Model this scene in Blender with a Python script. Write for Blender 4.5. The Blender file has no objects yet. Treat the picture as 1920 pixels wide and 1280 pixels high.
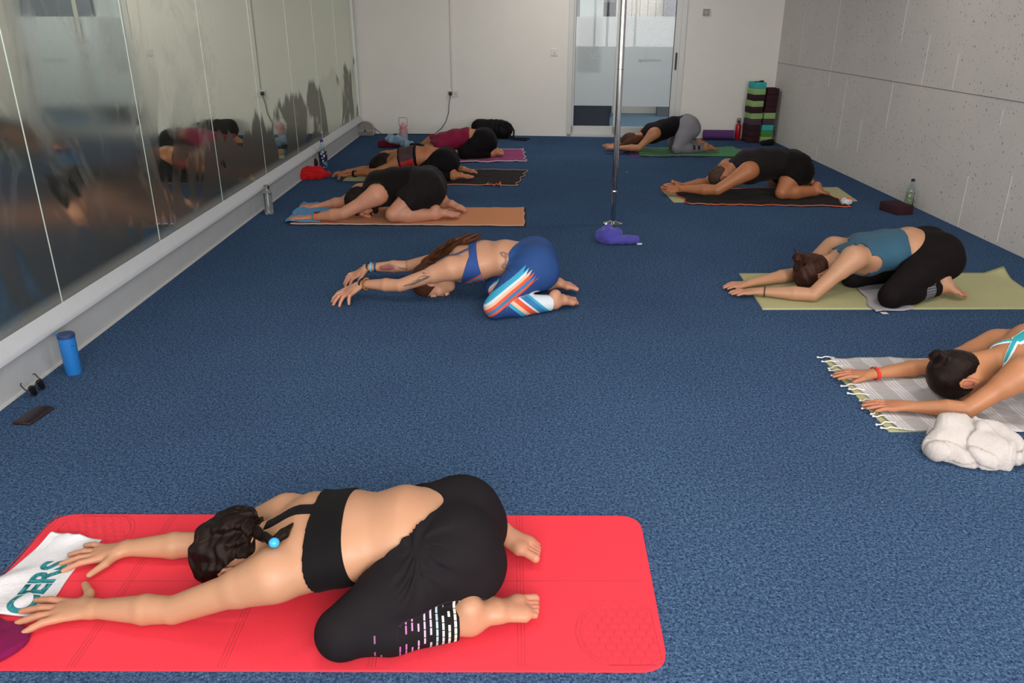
import bpy, bmesh, math, random
import numpy as np
from mathutils import Vector, Matrix
random.seed(7)
# ------------------------------------------------------------------ camera, world, light, exposure
SC = bpy.context.scene
COL = SC.collection
FPX = 1479.0; PITCH = math.radians(22.2); CAMH = 1.5
cam_d = bpy.data.cameras.new('camera'); cam = bpy.data.objects.new('camera', cam_d); COL.objects.link(cam)
cam_d.sensor_width = 36.0; cam_d.lens = 36.0 * FPX / 1920.0; cam_d.clip_start = 0.05; cam_d.clip_end = 100
cam.location = (0, 0, CAMH); cam.rotation_euler = (math.pi / 2 - PITCH, 0, 0)
cam_d.dof.use_dof = False
SC.camera = cam
SC.view_settings.view_transform = 'Standard'; SC.view_settings.look = 'None'
SC.view_settings.gamma = 1.0; SC.view_settings.use_curve_mapping = False
SC.view_settings.exposure = 0.0
world = bpy.data.worlds.new('world'); SC.world = world; world.use_nodes = True
world.node_tree.nodes['Background'].inputs[0].default_value = (0.75, 0.87, 1.0, 1)
world.node_tree.nodes['Background'].inputs[1].default_value = 0.6

def area(name, loc, rot, sx, sy, power, col, spread=180):
    l = bpy.data.lights.new(name, 'AREA'); l.shape = 'RECTANGLE'; l.size = sx; l.size_y = sy
    l.energy = power; l.color = col; l.spread = math.radians(spread)
    o = bpy.data.objects.new(name, l); COL.objects.link(o); o.location = loc; o.rotation_euler = rot
    return o
# daylight through the windows of the front wall, behind the camera (wall at y = -1.6)
area('window_daylight', (0.9, -1.75, 1.65), (math.radians(90), 0, 0), 4.6, 1.8, 330, (1.0, 0.965, 0.93))
# fill lights added under the studio ceiling to brighten the room
for i, (lx, ly, lp) in enumerate([(-0.6, 2.6, 16), (2.1, 2.6, 26), (-0.6, 6.4, 8), (2.1, 6.4, 14), (0.7, 9.9, 24)]):
    area('fill_lamp_light', (lx, ly, 2.66), (0, 0, 0), 1.1, 0.28, lp, (1.0, 0.94, 0.87))
# area light added under the hall ceiling to brighten hall and door film
area('hall_fill_light', (2.0, 12.6, 2.68), (0, 0, 0), 2.6, 1.6, 60, (0.97, 0.98, 1.0))

# ------------------------------------------------------------------ pixel -> place helpers
def _ray(x, y):
    u = (x - 960) / FPX; v = (y - 640) / FPX
    return np.array([u, math.cos(PITCH) - v * math.sin(PITCH), -math.sin(PITCH) - v * math.cos(PITCH)])
def G(x, y, h=0.0):
    d = _ray(x, y); return d * ((h - CAMH) / d[2]) + np.array([0, 0, CAMH])
def V(x, y, Y):
    d = _ray(x, y); return d * (Y / d[1]) + np.array([0, 0, CAMH])
def XP(x, y, X):
    d = _ray(x, y); return d * (X / d[0]) + np.array([0, 0, CAMH])
def nrm(v):
    v = np.asarray(v, float); return v / (np.linalg.norm(v) + 1e-12)
# ------------------------------------------------------------------ materials
def srgb(h):
    if isinstance(h, str):
        h = h.lstrip('#'); h = [int(h[i:i + 2], 16) / 255 for i in (0, 2, 4)]
    return tuple(((c / 12.92) if c <= 0.04045 else ((c + 0.055) / 1.055) ** 2.4) for c in h)
class NT:
    def __init__(s, name):
        s.m = bpy.data.materials.new(name); s.m.use_nodes = True
        s.t = s.m.node_tree; s.t.nodes.clear()
        s.out = s.t.nodes.new('ShaderNodeOutputMaterial')
        s.b = s.t.nodes.new('ShaderNodeBsdfPrincipled'); s.l(s.b.outputs[0], s.out.inputs[0])
    def n(s, k, **kw):
        o = s.t.nodes.new('ShaderNode' + k)
        for a, b in kw.items(): setattr(o, a, b)
        return o
    def l(s, a, b): s.t.links.new(a, b)
    def set(s, **kw):
        for k, v in kw.items():
            i = s.b.inputs[k.replace('_', ' ')]
            if hasattr(v, 'links') or hasattr(v, 'is_linked'): s.l(v, i)
            else: i.default_value = (*v, 1) if (isinstance(v, tuple) and len(v) == 3) else v
        return s
    def coord(s, kind='Object', scale=None):
        c = s.n('TexCoord').outputs[kind]
        if scale is not None:
            mp = s.n('Mapping'); s.l(c, mp.inputs[0]); mp.inputs['Scale'].default_value = scale; c = mp.outputs[0]
        return c
    def noise(s, scale, detail=4, rough=0.5, vec=None, dist=0.0):
        o = s.n('TexNoise'); o.inputs['Scale'].default_value = scale; o.inputs['Detail'].default_value = detail
        o.inputs['Roughness'].default_value = rough; o.inputs['Distortion'].default_value = dist
        s.l(vec if vec is not None else s.coord(), o.inputs['Vector']); return o.outputs[0]
    def ramp(s, fac, stops, interp='LINEAR'):
        o = s.n('ValToRGB'); s.l(fac, o.inputs[0]); e = o.color_ramp.elements; o.color_ramp.interpolation = interp
        while len(e) < len(stops): e.new(0.5)
        for i, (p, c) in enumerate(stops):
            e[i].position = p; e[i].color = (*c, 1) if isinstance(c, tuple) else (c, c, c, 1)
        return o.outputs[0]
    def mix(s, fac, a, b, mode='MIX'):
        o = s.n('Mix', data_type='RGBA', blend_type=mode)
        for v, i in ((fac, 0), (a, 6), (b, 7)):
            if hasattr(v, 'is_linked'): s.l(v, o.inputs[i])
            else: o.inputs[i].default_value = (*v, 1) if isinstance(v, tuple) else v
        return o.outputs[2]
    def math(s, op, a, b=0.0, clamp=False):
        o = s.n('Math', operation=op); o.use_clamp = clamp
        for v, i in ((a, 0), (b, 1)):
            if hasattr(v, 'is_linked'): s.l(v, o.inputs[i])
            else: o.inputs[i].default_value = v
        return o.outputs[0]
    def bump(s, h, strength=0.3, dist=0.01):
        o = s.n('Bump'); o.inputs['Strength'].default_value = strength; o.inputs['Distance'].default_value = dist
        s.l(h, o.inputs['Height']); s.l(o.outputs[0], s.b.inputs['Normal']); return o
    def attr(s, name, out='Fac'):
        o = s.n('Attribute'); o.attribute_name = name; return o.outputs[out]
    def sep(s, v):
        o = s.n('SeparateXYZ'); s.l(v, o.inputs[0]); return o
MATS = {}
def plain(name, col, rough=0.6, metal=0.0, noise_s=0, noise_a=0.12, bump=0.0, bs=200, spec=0.5, **kw):
    if name in MATS: return MATS[name]
    t = NT(name); c = srgb(col)
    if noise_s:
        f = t.noise(noise_s, 5)
        t.set(Base_Color=t.mix(f, tuple(x * (1 - noise_a) for x in c), tuple(min(1, x * (1 + noise_a)) for x in c)))
    else: t.set(Base_Color=c)
    t.set(Roughness=rough, Metallic=metal)
    t.b.inputs['Specular IOR Level'].default_value = spec
    if bump: t.bump(t.noise(bs, 3), bump, 0.003)
    for k, v in kw.items(): t.set(**{k: v})
    MATS[name] = t.m; return t.m
def fabric(name, col, weave=900, bump=0.35, sheen=0.25, rough=0.85, var=0.18, folds=0.0):
    if name in MATS: return MATS[name]
    t = NT(name); c = srgb(col)
    f = t.noise(weave * 0.4, 4); g = t.noise(9, 3)
    base = t.mix(f, tuple(x * (1 - var) for x in c), tuple(min(1, x * (1 + var)) for x in c))
    base = t.mix(t.math('MULTIPLY', g, 0.25), base, tuple(x * 0.8 for x in c))
    t.set(Base_Color=base, Roughness=rough, Sheen_Weight=sheen * .3, Sheen_Roughness=0.5)
    t.b.inputs['Specular IOR Level'].default_value = 0.12
    h = t.noise(weave, 2)
    if folds:
        w = t.noise(14, 3, 0.6, dist=1.2); h = t.math('ADD', t.math('MULTIPLY', h, 0.15), t.math('MULTIPLY', w, folds))
        t.bump(h, 0.6, 0.02)
    else: t.bump(h, bump, 0.002)
    MATS[name] = t.m; return t.m
def glass(name, col=(1, 1, 1), rough=0.02, ior=1.45):
    if name in MATS: return MATS[name]
    t = NT(name); t.set(Base_Color=tuple(col), Roughness=rough, IOR=ior, Transmission_Weight=1.0); MATS[name] = t.m; return t.m
# ------------------------------------------------------------------ object helpers
def tag(o, label=None, cat=None, group=None, kind=None):
    if label: o['label'] = label
    if cat: o['category'] = cat
    if group: o['group'] = group
    if kind: o['kind'] = kind
    return o
def make(name, verts, faces, mat, parent=None, origin=(0, 0, 0), smooth=True, matidx=None, attrs=None):
    me = bpy.data.meshes.new(name)
    v = np.asarray(verts, float) - np.asarray(origin, float)
    me.from_pydata(v.tolist(), [], faces.tolist() if hasattr(faces, 'tolist') else faces)
    for m in (mat if isinstance(mat, (list, tuple)) else [mat]): me.materials.append(m)
    if matidx is not None: me.polygons.foreach_set('material_index', np.asarray(matidx, np.int32))
    me.polygons.foreach_set('use_smooth', np.full(len(me.polygons), bool(smooth)))
    if attrs:
        for k, a in attrs.items():
            a = np.asarray(a, np.float32)
            if a.ndim == 1: me.attributes.new(k, 'FLOAT', 'POINT').data.foreach_set('value', a)
            elif a.shape[1] == 3: me.attributes.new(k, 'FLOAT_VECTOR', 'POINT').data.foreach_set('vector', a.ravel())
            else: me.attributes.new(k, 'FLOAT_COLOR', 'POINT').data.foreach_set('color', a.ravel())
    me.update()
    o = bpy.data.objects.new(name, me); COL.objects.link(o)
    if parent is not None: o.parent = parent
    else: o.location = origin
    return o
def empty(name, loc, rz=0.0, label=None, cat=None, group=None, kind=None):
    o = bpy.data.objects.new(name, None); COL.objects.link(o); o.location = loc; o.rotation_euler = (0, 0, rz)
    o.empty_display_size = 0.05
    return tag(o, label, cat, group, kind)
class MB:
    """mesh collector"""
    def __init__(s): s.v = []; s.f = []; s.mi = []; s.cur = 0
    def add(s, v, f):
        b = len(s.v); s.v += [tuple(map(float, p)) for p in v]; s.f += [tuple(i + b for i in q) for q in f]; s.mi += [s.cur] * len(f)
        return s
    def box(s, c, d, rz=0.0, bev=0.0, seg=2):
        bm = bmesh.new(); bmesh.ops.create_cube(bm, size=1)
        for v in bm.verts: v.co = Vector((v.co.x * d[0], v.co.y * d[1], v.co.z * d[2]))
        if bev: bmesh.ops.bevel(bm, geom=bm.edges[:], offset=bev, segments=seg, profile=0.5, affect='EDGES')
        R = Matrix.Rotation(rz, 4, 'Z')
        vs = [R @ v.co + Vector(c) for v in bm.verts]; bm.verts.index_update()
        fs = [[v.index for v in f.verts] for f in bm.faces]; bm.free(); return s.add(vs, fs)
    def lathe(s, prof, c=(0, 0, 0), n=32, cap=True):
        vs = []; fs = []
        for r, z in prof:
            for i in range(n):
                a = 2 * math.pi * i / n; vs.append((c[0] + r * math.cos(a), c[1] + r * math.sin(a), c[2] + z))
        for k in range(len(prof) - 1):
            for i in range(n):
                j = (i + 1) % n; fs.append((k * n + i, k * n + j, (k + 1) * n + j, (k + 1) * n + i))
        if cap:
            if prof[0][0] > 1e-5: fs.append(tuple(range(n - 1, -1, -1)))
            if prof[-1][0] > 1e-5: fs.append(tuple((len(prof) - 1) * n + i for i in range(n)))
        return s.add(vs, fs)
    def tube(s, pts, r, n=10, closed=False):
        P = [np.asarray(p, float) for p in pts]; m = len(P); rr = r if hasattr(r, '__len__') else [r] * m
        vs = []; fs = []; prev = None
        for i in range(m):
            t = nrm((P[(i + 1) % m] if (closed or i < m - 1) else P[i]) - (P[i - 1] if (closed or i > 0) else P[i]))
            if prev is None:
                a = np.array([0, 0, 1.]) if abs(t[2]) < .9 else np.array([1., 0, 0]); u = nrm(np.cross(t, a))
            else: u = nrm(prev - t * np.dot(prev, t))
            w = np.cross(t, u); prev = u
            for k in range(n):
                a = 2 * math.pi * k / n; vs.append(P[i] + rr[i] * (math.cos(a) * u + math.sin(a) * w))
        for i in range(m if closed else m - 1):
            for k in range(n):
                k2 = (k + 1) % n; i2 = (i + 1) % m; fs.append((i * n + k, i2 * n + k, i2 * n + k2, i * n + k2))
        if not closed: fs.append(tuple(range(n - 1, -1, -1))); fs.append(tuple((m - 1) * n + k for k in range(n)))
        return s.add(vs, fs)
    def poly(s, pts, z0, z1, bev=0.0):
        """vertical prism over a 2D outline (counter-clockwise), optional small top chamfer"""
        n = len(pts); P = [np.asarray(p[:2], float) for p in pts]; vs = []
        c = sum(P) / n
        rings = [(0, z0), (0, z1 - bev), (bev, z1)] if bev else [(0, z0), (0, z1)]
        for ins, z in rings:
            for p in P:
                q = p + nrm(c - p) * ins; vs.append((q[0], q[1], z))
        fs = [tuple(range(n - 1, -1, -1))]
        for k in range(len(rings) - 1):
            for i in range(n):
                j = (i + 1) % n; fs.append((k * n + i, k * n + j, (k + 1) * n + j, (k + 1) * n + i))
        fs.append(tuple((len(rings) - 1) * n + i for i in range(n))); return s.add(vs, fs)
    def build(s, name, mat, parent=None, origin=(0, 0, 0), smooth=False, angle=40):
        o = make(name, s.v, s.f, mat, parent, origin, smooth, s.mi)
        if smooth:
            try:
                me = o.data; me.shade_smooth(); me.set_sharp_from_angle(angle=math.radians(angle))
            except Exception: pass
        return o
# ------------------------------------------------------------------ implicit surfaces
def E3(L, T):
    T = nrm(T); L = np.asarray(L, float); L = nrm(L - T * np.dot(L, T)); return L, np.cross(T, L), T
class Prim:
    """elliptical round cone A->B with lateral axis L; radii (a lateral, b normal, c axial end)"""
    def __init__(s, A, B, ra, rb, L=None, k=0.02, sub=False):
        s.A = np.asarray(A, float); s.B = np.asarray(B, float)
        f = lambda r: tuple(r) if hasattr(r, '__len__') else (r, r, r)
        g = lambda r: r if len(r) == 3 else (r[0], r[1], min(r[0], r[1]))
        s.ra = g(f(ra)); s.rb = g(f(rb)); s.k = k; s.sub = sub
        d = s.B - s.A; s.len = np.linalg.norm(d)
        T = d / s.len if s.len > 1e-6 else np.array([0, 0, 1.])
        if L is None: L = np.array([0, 0, 1.]) if abs(T[2]) < .8 else np.array([1., 0, 0])
        s.L, s.N, s.T = E3(L, T)
    def dist(s, P):
        r = P - s.A
        ax0 = r @ s.T; t = np.clip(ax0 / s.len, 0, 1) if s.len > 1e-6 else np.zeros_like(ax0)
        ax = ax0 - t * s.len; l = r @ s.L; n = r @ s.N
        a = s.ra[0] + (s.rb[0] - s.ra[0]) * t; b = s.ra[1] + (s.rb[1] - s.ra[1]) * t; c = s.ra[2] + (s.rb[2] - s.ra[2]) * t
        la = l / a; nb = n / b; ac = ax / c
        k0 = np.sqrt(la * la + nb * nb + ac * ac); k1 = np.sqrt((la / a) ** 2 + (nb / b) ** 2 + (ac / c) ** 2) + 1e-9
        return np.where(k0 < 0.05, -np.minimum(np.minimum(a, b), c), k0 * (k0 - 1) / k1)
    def bounds(s, m):
        R = max(max(s.ra), max(s.rb)) + m
        return np.minimum(s.A, s.B) - R, np.maximum(s.A, s.B) + R
def Ell(C, L, T, rl, rn, rt, k=0.02, sub=False):
    """ellipsoid: radii along L, LxT normal, T"""
    p = Prim(C, C, (rl, rn, rt), (rl, rn, rt), None, k, sub); p.T = nrm(T); L = nrm(np.asarray(L, float) - p.T * np.dot(L, p.T))
    p.L = L; p.N = np.cross(p.T, L); return p
def smin(a, b, k):
    if k <= 0: return np.minimum(a, b)
    h = np.maximum(k - np.abs(a - b), 0) / k
    return np.minimum(a, b) - h * h * k * 0.25
class Grid:
    def __init__(s, lo, hi, h):
        s.lo = np.asarray(lo, float); s.h = h; s.n = np.ceil((np.asarray(hi) - s.lo) / h).astype(int) + 1
        s.ax = [s.lo[i] + h * np.arange(s.n[i]) for i in range(3)]
    def sub(s, lo, hi):
        a = np.clip(np.floor((lo - s.lo) / s.h).astype(int), 0, s.n); b = np.clip(np.ceil((hi - s.lo) / s.h).astype(int) + 1, 0, s.n)
        return tuple(slice(int(a[i]), int(b[i])) for i in range(3))
    def pts(s, sl):
        g = np.meshgrid(s.ax[0][sl[0]], s.ax[1][sl[1]], s.ax[2][sl[2]], indexing='ij'); return np.stack(g, -1)
    def field(s, prims, d=None):
        if d is None: d = np.full(s.n, 1.0)
        for p in prims:
            lo, hi = p.bounds(p.k + 4 * s.h); sl = s.sub(lo, hi)
            if any(q.stop <= q.start for q in sl): continue
            e = p.dist(s.pts(sl)); cur = d[sl]
            if p.sub: d[sl] = -smin(-cur, e, p.k)
            else: d[sl] = smin(cur, e, p.k)
        return d
def surface_nets(g, d):
    nx, ny, nz = d.shape; ins = d < 0
    c = np.zeros((nx - 1, ny - 1, nz - 1), np.int8)
    for i in (0, 1):
        for j in (0, 1):
            for k in (0, 1): c += ins[i:nx - 1 + i, j:ny - 1 + j, k:nz - 1 + k]
    act = np.argwhere((c > 0) & (c < 8))
    if len(act) == 0: return np.zeros((0, 3)), np.zeros((0, 4), int)
    idx = np.full(c.shape, -1, np.int64); idx[act[:, 0], act[:, 1], act[:, 2]] = np.arange(len(act))
    acc = np.zeros((len(act), 3)); cnt = np.zeros(len(act))
    I, J, K = act.T
    for axis in range(3):
        o1, o2 = [a for a in range(3) if a != axis]
        for a in (0, 1):
            for b in (0, 1):
                off = np.zeros(3, int); off[o1] = a; off[o2] = b; off2 = off.copy(); off2[axis] = 1
                v0 = d[I + off[0], J + off[1], K + off[2]]; v1 = d[I + off2[0], J + off2[1], K + off2[2]]
                m = (v0 < 0) != (v1 < 0); t = np.where(m, v0 / np.where(m, v0 - v1, 1), 0)
                p = np.tile(off.astype(float), (len(act), 1)); p[:, axis] += t
                acc[m] += p[m]; cnt[m] += 1
    V_ = g.lo + g.h * (act + acc / cnt[:, None])
    F = []
    for axis in range(3):
        o1, o2 = [(1, 2), (2, 0), (0, 1)][axis]
        s0 = [slice(None)] * 3; s1 = [slice(None)] * 3; s0[axis] = slice(0, d.shape[axis] - 1); s1[axis] = slice(1, None)
        a = ins[tuple(s0)]; b = ins[tuple(s1)]; e = np.argwhere(a != b)
        ok = (e[:, o1] > 0) & (e[:, o2] > 0) & (e[:, o1] < d.shape[o1] - 1) & (e[:, o2] < d.shape[o2] - 1); e = e[ok]
        if len(e) == 0: continue
        fl = a[e[:, 0], e[:, 1], e[:, 2]]
        q = []
        for da, db in ((0, 0), (1, 0), (1, 1), (0, 1)):
            w = e.copy(); w[:, o1] -= da; w[:, o2] -= db; q.append(idx[w[:, 0], w[:, 1], w[:, 2]])
        q = np.stack(q, 1); q[~fl] = q[~fl][:, ::-1]; F.append(q)
    F = np.concatenate(F); F = F[(F >= 0).all(1)]
    return V_, F
def smooth_mesh(v, f, it=4, lam=.5, mu=-.52):
    a = f.ravel(); b = np.roll(f, -1, 1).ravel(); n = len(v); cnt = np.bincount(a, minlength=n) + np.bincount(b, minlength=n)
    for k in range(it):
        for q in (lam, mu):
            s_ = np.stack([np.bincount(a, v[b, i], n) + np.bincount(b, v[a, i], n) for i in range(3)], 1); v = v + q * (s_ / np.maximum(cnt, 1)[:, None] - v)
    return v
def bbox(prims, m):
    b = [p.bounds(m) for p in prims if not p.sub]; return np.min([x[0] for x in b], 0), np.max([x[1] for x in b], 0)
def seg_dist(P, A, B):
    A = np.asarray(A, float); B = np.asarray(B, float); d = B - A; t = np.clip(((P - A) @ d) / (d @ d), 0, 1)
    return np.linalg.norm(P - A - t[..., None] * d, axis=-1), t
# ------------------------------------------------------------------ the room
XL, XR, CEIL, YF = -2.13, 3.477, 2.72, -1.6
BL = np.array([XL, 11.5, 0.0]); BR = np.array([XR, 10.93, 0.0]); BD = nrm(BR - BL); BN = np.array([-BD[1], BD[0], 0.0])  # BN points out of the room
BLEN = float(np.linalg.norm(BR - BL)); BANG = math.atan2(BD[1], BD[0])
def BW(t, d, z): return BL + BD * t + BN * d + np.array([0, 0, z])
def PW(px, py, d=0.0):
    r = _ray(px, py); o = np.array([0, 0, CAMH]); k = np.dot(BL + BN * d - o, BN) / np.dot(r, BN); p = o + r * k
    return float(np.dot(p - BL, BD)), float(p[2])
# carpet
t = NT('blue_carpet')
f1 = t.noise(105, 3, 0.75); f2 = t.noise(55, 2, 0.6); f3 = t.noise(1.3, 3)
c = t.mix(t.ramp(f1, [(0.36, 0.0), (0.64, 1.0)]), srgb('#1c2643'), srgb('#567799'))
c = t.mix(t.math('MULTIPLY', t.ramp(f2, [(0.4, 0.0), (0.62, 1.0)]), .45), c, srgb('#243a56'))
c = t.mix(t.ramp(t.noise(170, 2, 0.8), [(0.57, 0.0), (0.68, 0.7)]), c, srgb('#86a6bd'))
c = t.mix(t.math('MULTIPLY', f3, .45), c, srgb('#26264a'))
vo = t.n('TexVoronoi'); vo.inputs['Scale'].default_value = 1.1; t.l(t.coord(), vo.inputs['Vector'])
c = t.mix(t.ramp(vo.outputs['Distance'], [(0.0, 1.0), (0.012, 0.6), (0.016, 0.0)], 'LINEAR'), c, srgb('#c9ccd2'))
t.set(Base_Color=c, Roughness=1.0); t.b.inputs['Specular IOR Level'].default_value = .0
t.bump(t.math('ADD', f1, f2), .55, .004); CARPET = t.m
m = MB(); m.box((.67, 4.95, -.04), (5.8, 13.3, .08)); tag(m.build('floor', CARPET), kind='structure')
# plaster walls
WALLM = plain('white_plaster', '#dfdcd6', .75, noise_s=3, noise_a=.035, bump=.15, bs=60)
CEILM = plain('ceiling_white', '#d9d6d0', .8)
m = MB(); m.box((.67, 4.95, CEIL + .05), (6.0, 13.6, .1)); tag(m.build('ceiling', CEILM), kind='structure')
# back wall with the opening of the sliding door
tL = PW(1063, 253)[0]; tR = PW(1272, 215)[0]; DH = 2.12
def wallbox(m, t0, t1, z0, z1, d0=0.0, d1=.12):
    P = [BW(t0, d0, 0), BW(t1, d0, 0), BW(t1, d1, 0), BW(t0, d1, 0)]
    vs = [(p[0], p[1], z) for z in (z0, z1) for p in P]
    m.add(vs, [(3, 2, 1, 0), (4, 5, 6, 7), (0, 1, 5, 4), (1, 2, 6, 5), (2, 3, 7, 6), (3, 0, 4, 7)])
m = MB(); wallbox(m, -.1, tL, -.05, CEIL); wallbox(m, tR, BLEN + .15, -.05, CEIL); wallbox(m, tL, tR, DH, CEIL)
tag(m.build('wall_back', WALLM), kind='structure')
# right wall: cast panels with pits, a horizontal joint and pale vertical streaks
t = NT('pitted_grey_panel'); n1 = t.noise(2.2, 4); n2 = t.noise(45, 3)
c = t.mix(n1, srgb('#c6c2be'), srgb('#d8d2cd')); c = t.mix(t.math('MULTIPLY', n2, .35), c, srgb('#b3aeaa'))
cc = t.coord('Object', (1, 1, .5)); vo = t.n('TexVoronoi'); vo.inputs['Scale'].default_value = 24; t.l(cc, vo.inputs['Vector'])
big = t.math('LESS_THAN', vo.outputs['Distance'], t.math('MULTIPLY', t.sep(vo.outputs['Color']).outputs[0], .25))
vo2 = t.n('TexVoronoi'); vo2.inputs['Scale'].default_value = 60; t.l(cc, vo2.inputs['Vector'])
sm = t.math('LESS_THAN', vo2.outputs['Distance'], t.math('MULTIPLY', t.math('SUBTRACT', t.sep(vo2.outputs['Color']).outputs[1], .38), .36))
pit = t.math('MAXIMUM', t.math('MULTIPLY', big, t.math('GREATER_THAN', t.noise(5, 2), .45)), sm)
c = t.mix(t.math('MULTIPLY', pit, .78), c, srgb('#3d3a3a'))
t.set(Base_Color=c, Roughness=.8); t.bump(t.math('SUBTRACT', n2, pit), .35, .004); CONC = t.m
m = MB(); m.box((XR + .06, 4.95, CEIL / 2), (.12, 13.4, CEIL + .05)); wr = m.build('wall_right', CONC); tag(wr, kind='structure')
za = XP(1447, 116, XR)[2]; zb = XP(1912, 190, XR)[2]; zg = (za + zb) / 2
m = MB(); m.box((XR - .0012, 4.95, zg), (.0025, 13.0, .005)); m.build('panel_joint', plain('joint_dark', '#7b7570', .9), wr)
STREAK = plain('pale_streak', '#d4d2cf', .7)
for a, b in (((1577, 0), (1553, 163)), ((1703, 0), (1688, 85)), ((1747, 65), (1725, 160)), ((1510, 25), (1497, 120)), ((1590, 150), (1567, 280)),
             ((1675, 155), (1660, 240)), ((1815, 330), (1796, 425)), ((1899, 330), (1867, 455)), ((1797, 100), (1786, 168)), ((1533, 272), (1529, 300)), ((1617, 225), (1605, 285)), ((1880, 205), (1876, 235))):
    A = XP(*a, XR); B = XP(*b, XR); y = (A[1] + B[1]) / 2; m = MB(); m.box((XR - .0012, y, (A[2] + B[2]) / 2), (.0024, .010, abs(A[2] - B[2])))
    m.build('pale_streak', STREAK, wr)
# front wall (behind the camera) with its wide window
m = MB()
for c_, d_ in (((.67, YF - .06, .35), (5.9, .12, .8)), ((.67, YF - .06, 2.66), (5.9, .12, .22)), ((-1.83, YF - .06, 1.65), (.8, .12, 1.8)), ((3.36, YF - .06, 1.65), (.4, .12, 1.8))): m.box(c_, d_)
tag(m.build('wall_front', WALLM), kind='structure')
m = MB()
for x in (-1.42, -.27, .87, 2.02, 3.15): m.box((x, YF - .06, 1.65), (.05, .06, 1.8))
for z in (.76, 2.54): m.box((.87, YF - .06, z), (4.6, .06, .05))
tag(m.build('window_1', plain('white_frame', '#d8d8d6', .4)), kind='structure')
# left: low grey wall, ledge, mirror panels
KN = .165; LT = .252
GREY = plain('grey_painted_block', '#a6a9ac', .8, noise_s=8, noise_a=.07, bump=.4, bs=45)
m = MB(); m.box((XL - .06, 4.95, KN / 2 - .01), (.12, 13.3, KN + .02)); m.box((XL - .1, 4.95, (CEIL + KN) / 2), (.12, 13.3, CEIL - KN)); tag(m.build('wall_left', GREY), kind='structure')
LEDGE = plain('pale_grey_ledge', '#bcbfc4', .55, noise_s=14, noise_a=.06, bump=.25, bs=60)
m = MB(); y0, y1 = YF + .02, 11.49; pr = [(-.03, KN), (.018, KN), (.026, KN + .006), (.026, KN + .026), (.02, KN + .034), (-.004, LT - .012), (-.012, LT), (-.03, LT)]
n = len(pr); vs = [(XL + a, y, z) for y in (y0, y1) for a, z in pr]
m.add(vs, [tuple(range(n)), tuple(range(2 * n - 1, n - 1, -1))] + [(i, i + n, (i + 1) % n + n, (i + 1) % n) for i in range(n)])
tag(m.build('trim_1', LEDGE, smooth=True), kind='structure')
m = MB(); m.box((XL + .004, 4.95, .004), (.016, 13.0, .010)); tag(m.build('baseboard_left', plain('caulk_line', '#c0bdb8', .8)), kind='structure')
# steamed mirror
t = NT('steamed_mirror'); co = t.coord(); xyz = t.sep(co); yy, zz = xyz.outputs[1], xyz.outputs[2]
cy = t.n('CombineXYZ'); t.l(yy, cy.inputs[1]); t.l(t.math('MULTIPLY', zz, .12), cy.inputs[2])
jag = t.noise(2.3, 5, .62, vec=cy.outputs[0]); jag2 = t.noise(.8, 2, .5, vec=cy.outputs[0])
edge = t.math('ADD', t.math('SUBTRACT', t.math('MULTIPLY', yy, .065), .40), t.math('ADD', t.math('MULTIPLY', jag, .80), t.math('MULTIPLY', jag2, .45)))   # height of the steam line
up = t.math('MULTIPLY', t.math('SUBTRACT', zz, edge), 16.0, True)                # 1 above the steam line: clear glass
near = t.n('MapRange'); t.l(yy, near.inputs[0]); near.inputs[1].default_value = 6.0; near.inputs[2].default_value = 4.4; NR = near.outputs[0]
soft = t.math('MULTIPLY', t.math('SUBTRACT', zz, .35), .9, True); up = t.math('ADD', t.math('MULTIPLY', up, t.math('SUBTRACT', 1.0, NR)), t.math('MULTIPLY', soft, NR))
sw = t.noise(1.15, 3, .5, vec=t.coord('Object', (1, 1.3, 1)), dist=.9)
wipe = t.ramp(sw, [(0.53, 0.0), (0.57, 1.0)])
dn = t.math('SUBTRACT', 1.0, up); steam = t.math('MULTIPLY', dn, t.math('SUBTRACT', 1.0, t.math('MULTIPLY', wipe, .85)))
low = t.math('MULTIPLY', t.math('SUBTRACT', LT + .07, zz), 20.0, True)
smear = t.math('MULTIPLY', t.ramp(t.noise(1.6, 5, .65, vec=t.coord('Object', (1, 1.6, 1)), dist=1.6), [(0.50, 0.0), (0.62, 1.0)]), t.math('MULTIPLY', up, t.math('MULTIPLY', t.math('LESS_THAN', yy, 6.1), .22)))
fogd = t.math('ADD', t.math('ADD', .03, smear), t.math('ADD', t.math('MULTIPLY', steam, .045), t.math('MULTIPLY', low, .3)))
ro = t.math('ADD', t.math('ADD', .012, t.math('MULTIPLY', steam, .24)), t.math('MULTIPLY', smear, .25))
gl = t.n('BsdfGlossy'); t.l(t.mix(steam, srgb('#e9eee4'), srgb('#8f9087')), gl.inputs['Color']); t.l(ro, gl.inputs['Roughness'])
df = t.n('BsdfDiffuse'); df.inputs['Color'].default_value = (*srgb('#b4b6ad'), 1)
mx = t.n('MixShader'); t.l(fogd, mx.inputs[0]); t.l(gl.outputs[0], mx.inputs[1]); t.l(df.outputs[0], mx.inputs[2]); t.l(mx.outputs[0], t.out.inputs[0])
MIRROR = t.m; EDGEM = plain('mirror_edge', '#cfdfd6', .25); PIPM = plain('white_frame', '#d8d8d6', .4)
jy = [XP(px, py, XL)[1] for px, py in ((122, 565), (304, 449), (421, 375), (502, 322), (562, 282), (607, 256), (643, 234))]
ys = [jy[0] - 3.36, jy[0] - 2.24, jy[0] - 1.12] + jy + [11.40]
names = ['third before the blue bottle', 'second before the blue bottle', 'behind the sunglasses and phone', 'behind the blue bottle and beyond', 'left of the clear glass bottle', 'beside the glass bottle, reflecting a bent arm',
         'above the red cloth, reflecting a socket', 'behind the labelled water bottle', 'third from the far corner', 'second from the far corner', 'narrow, next to the back wall corner']
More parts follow.
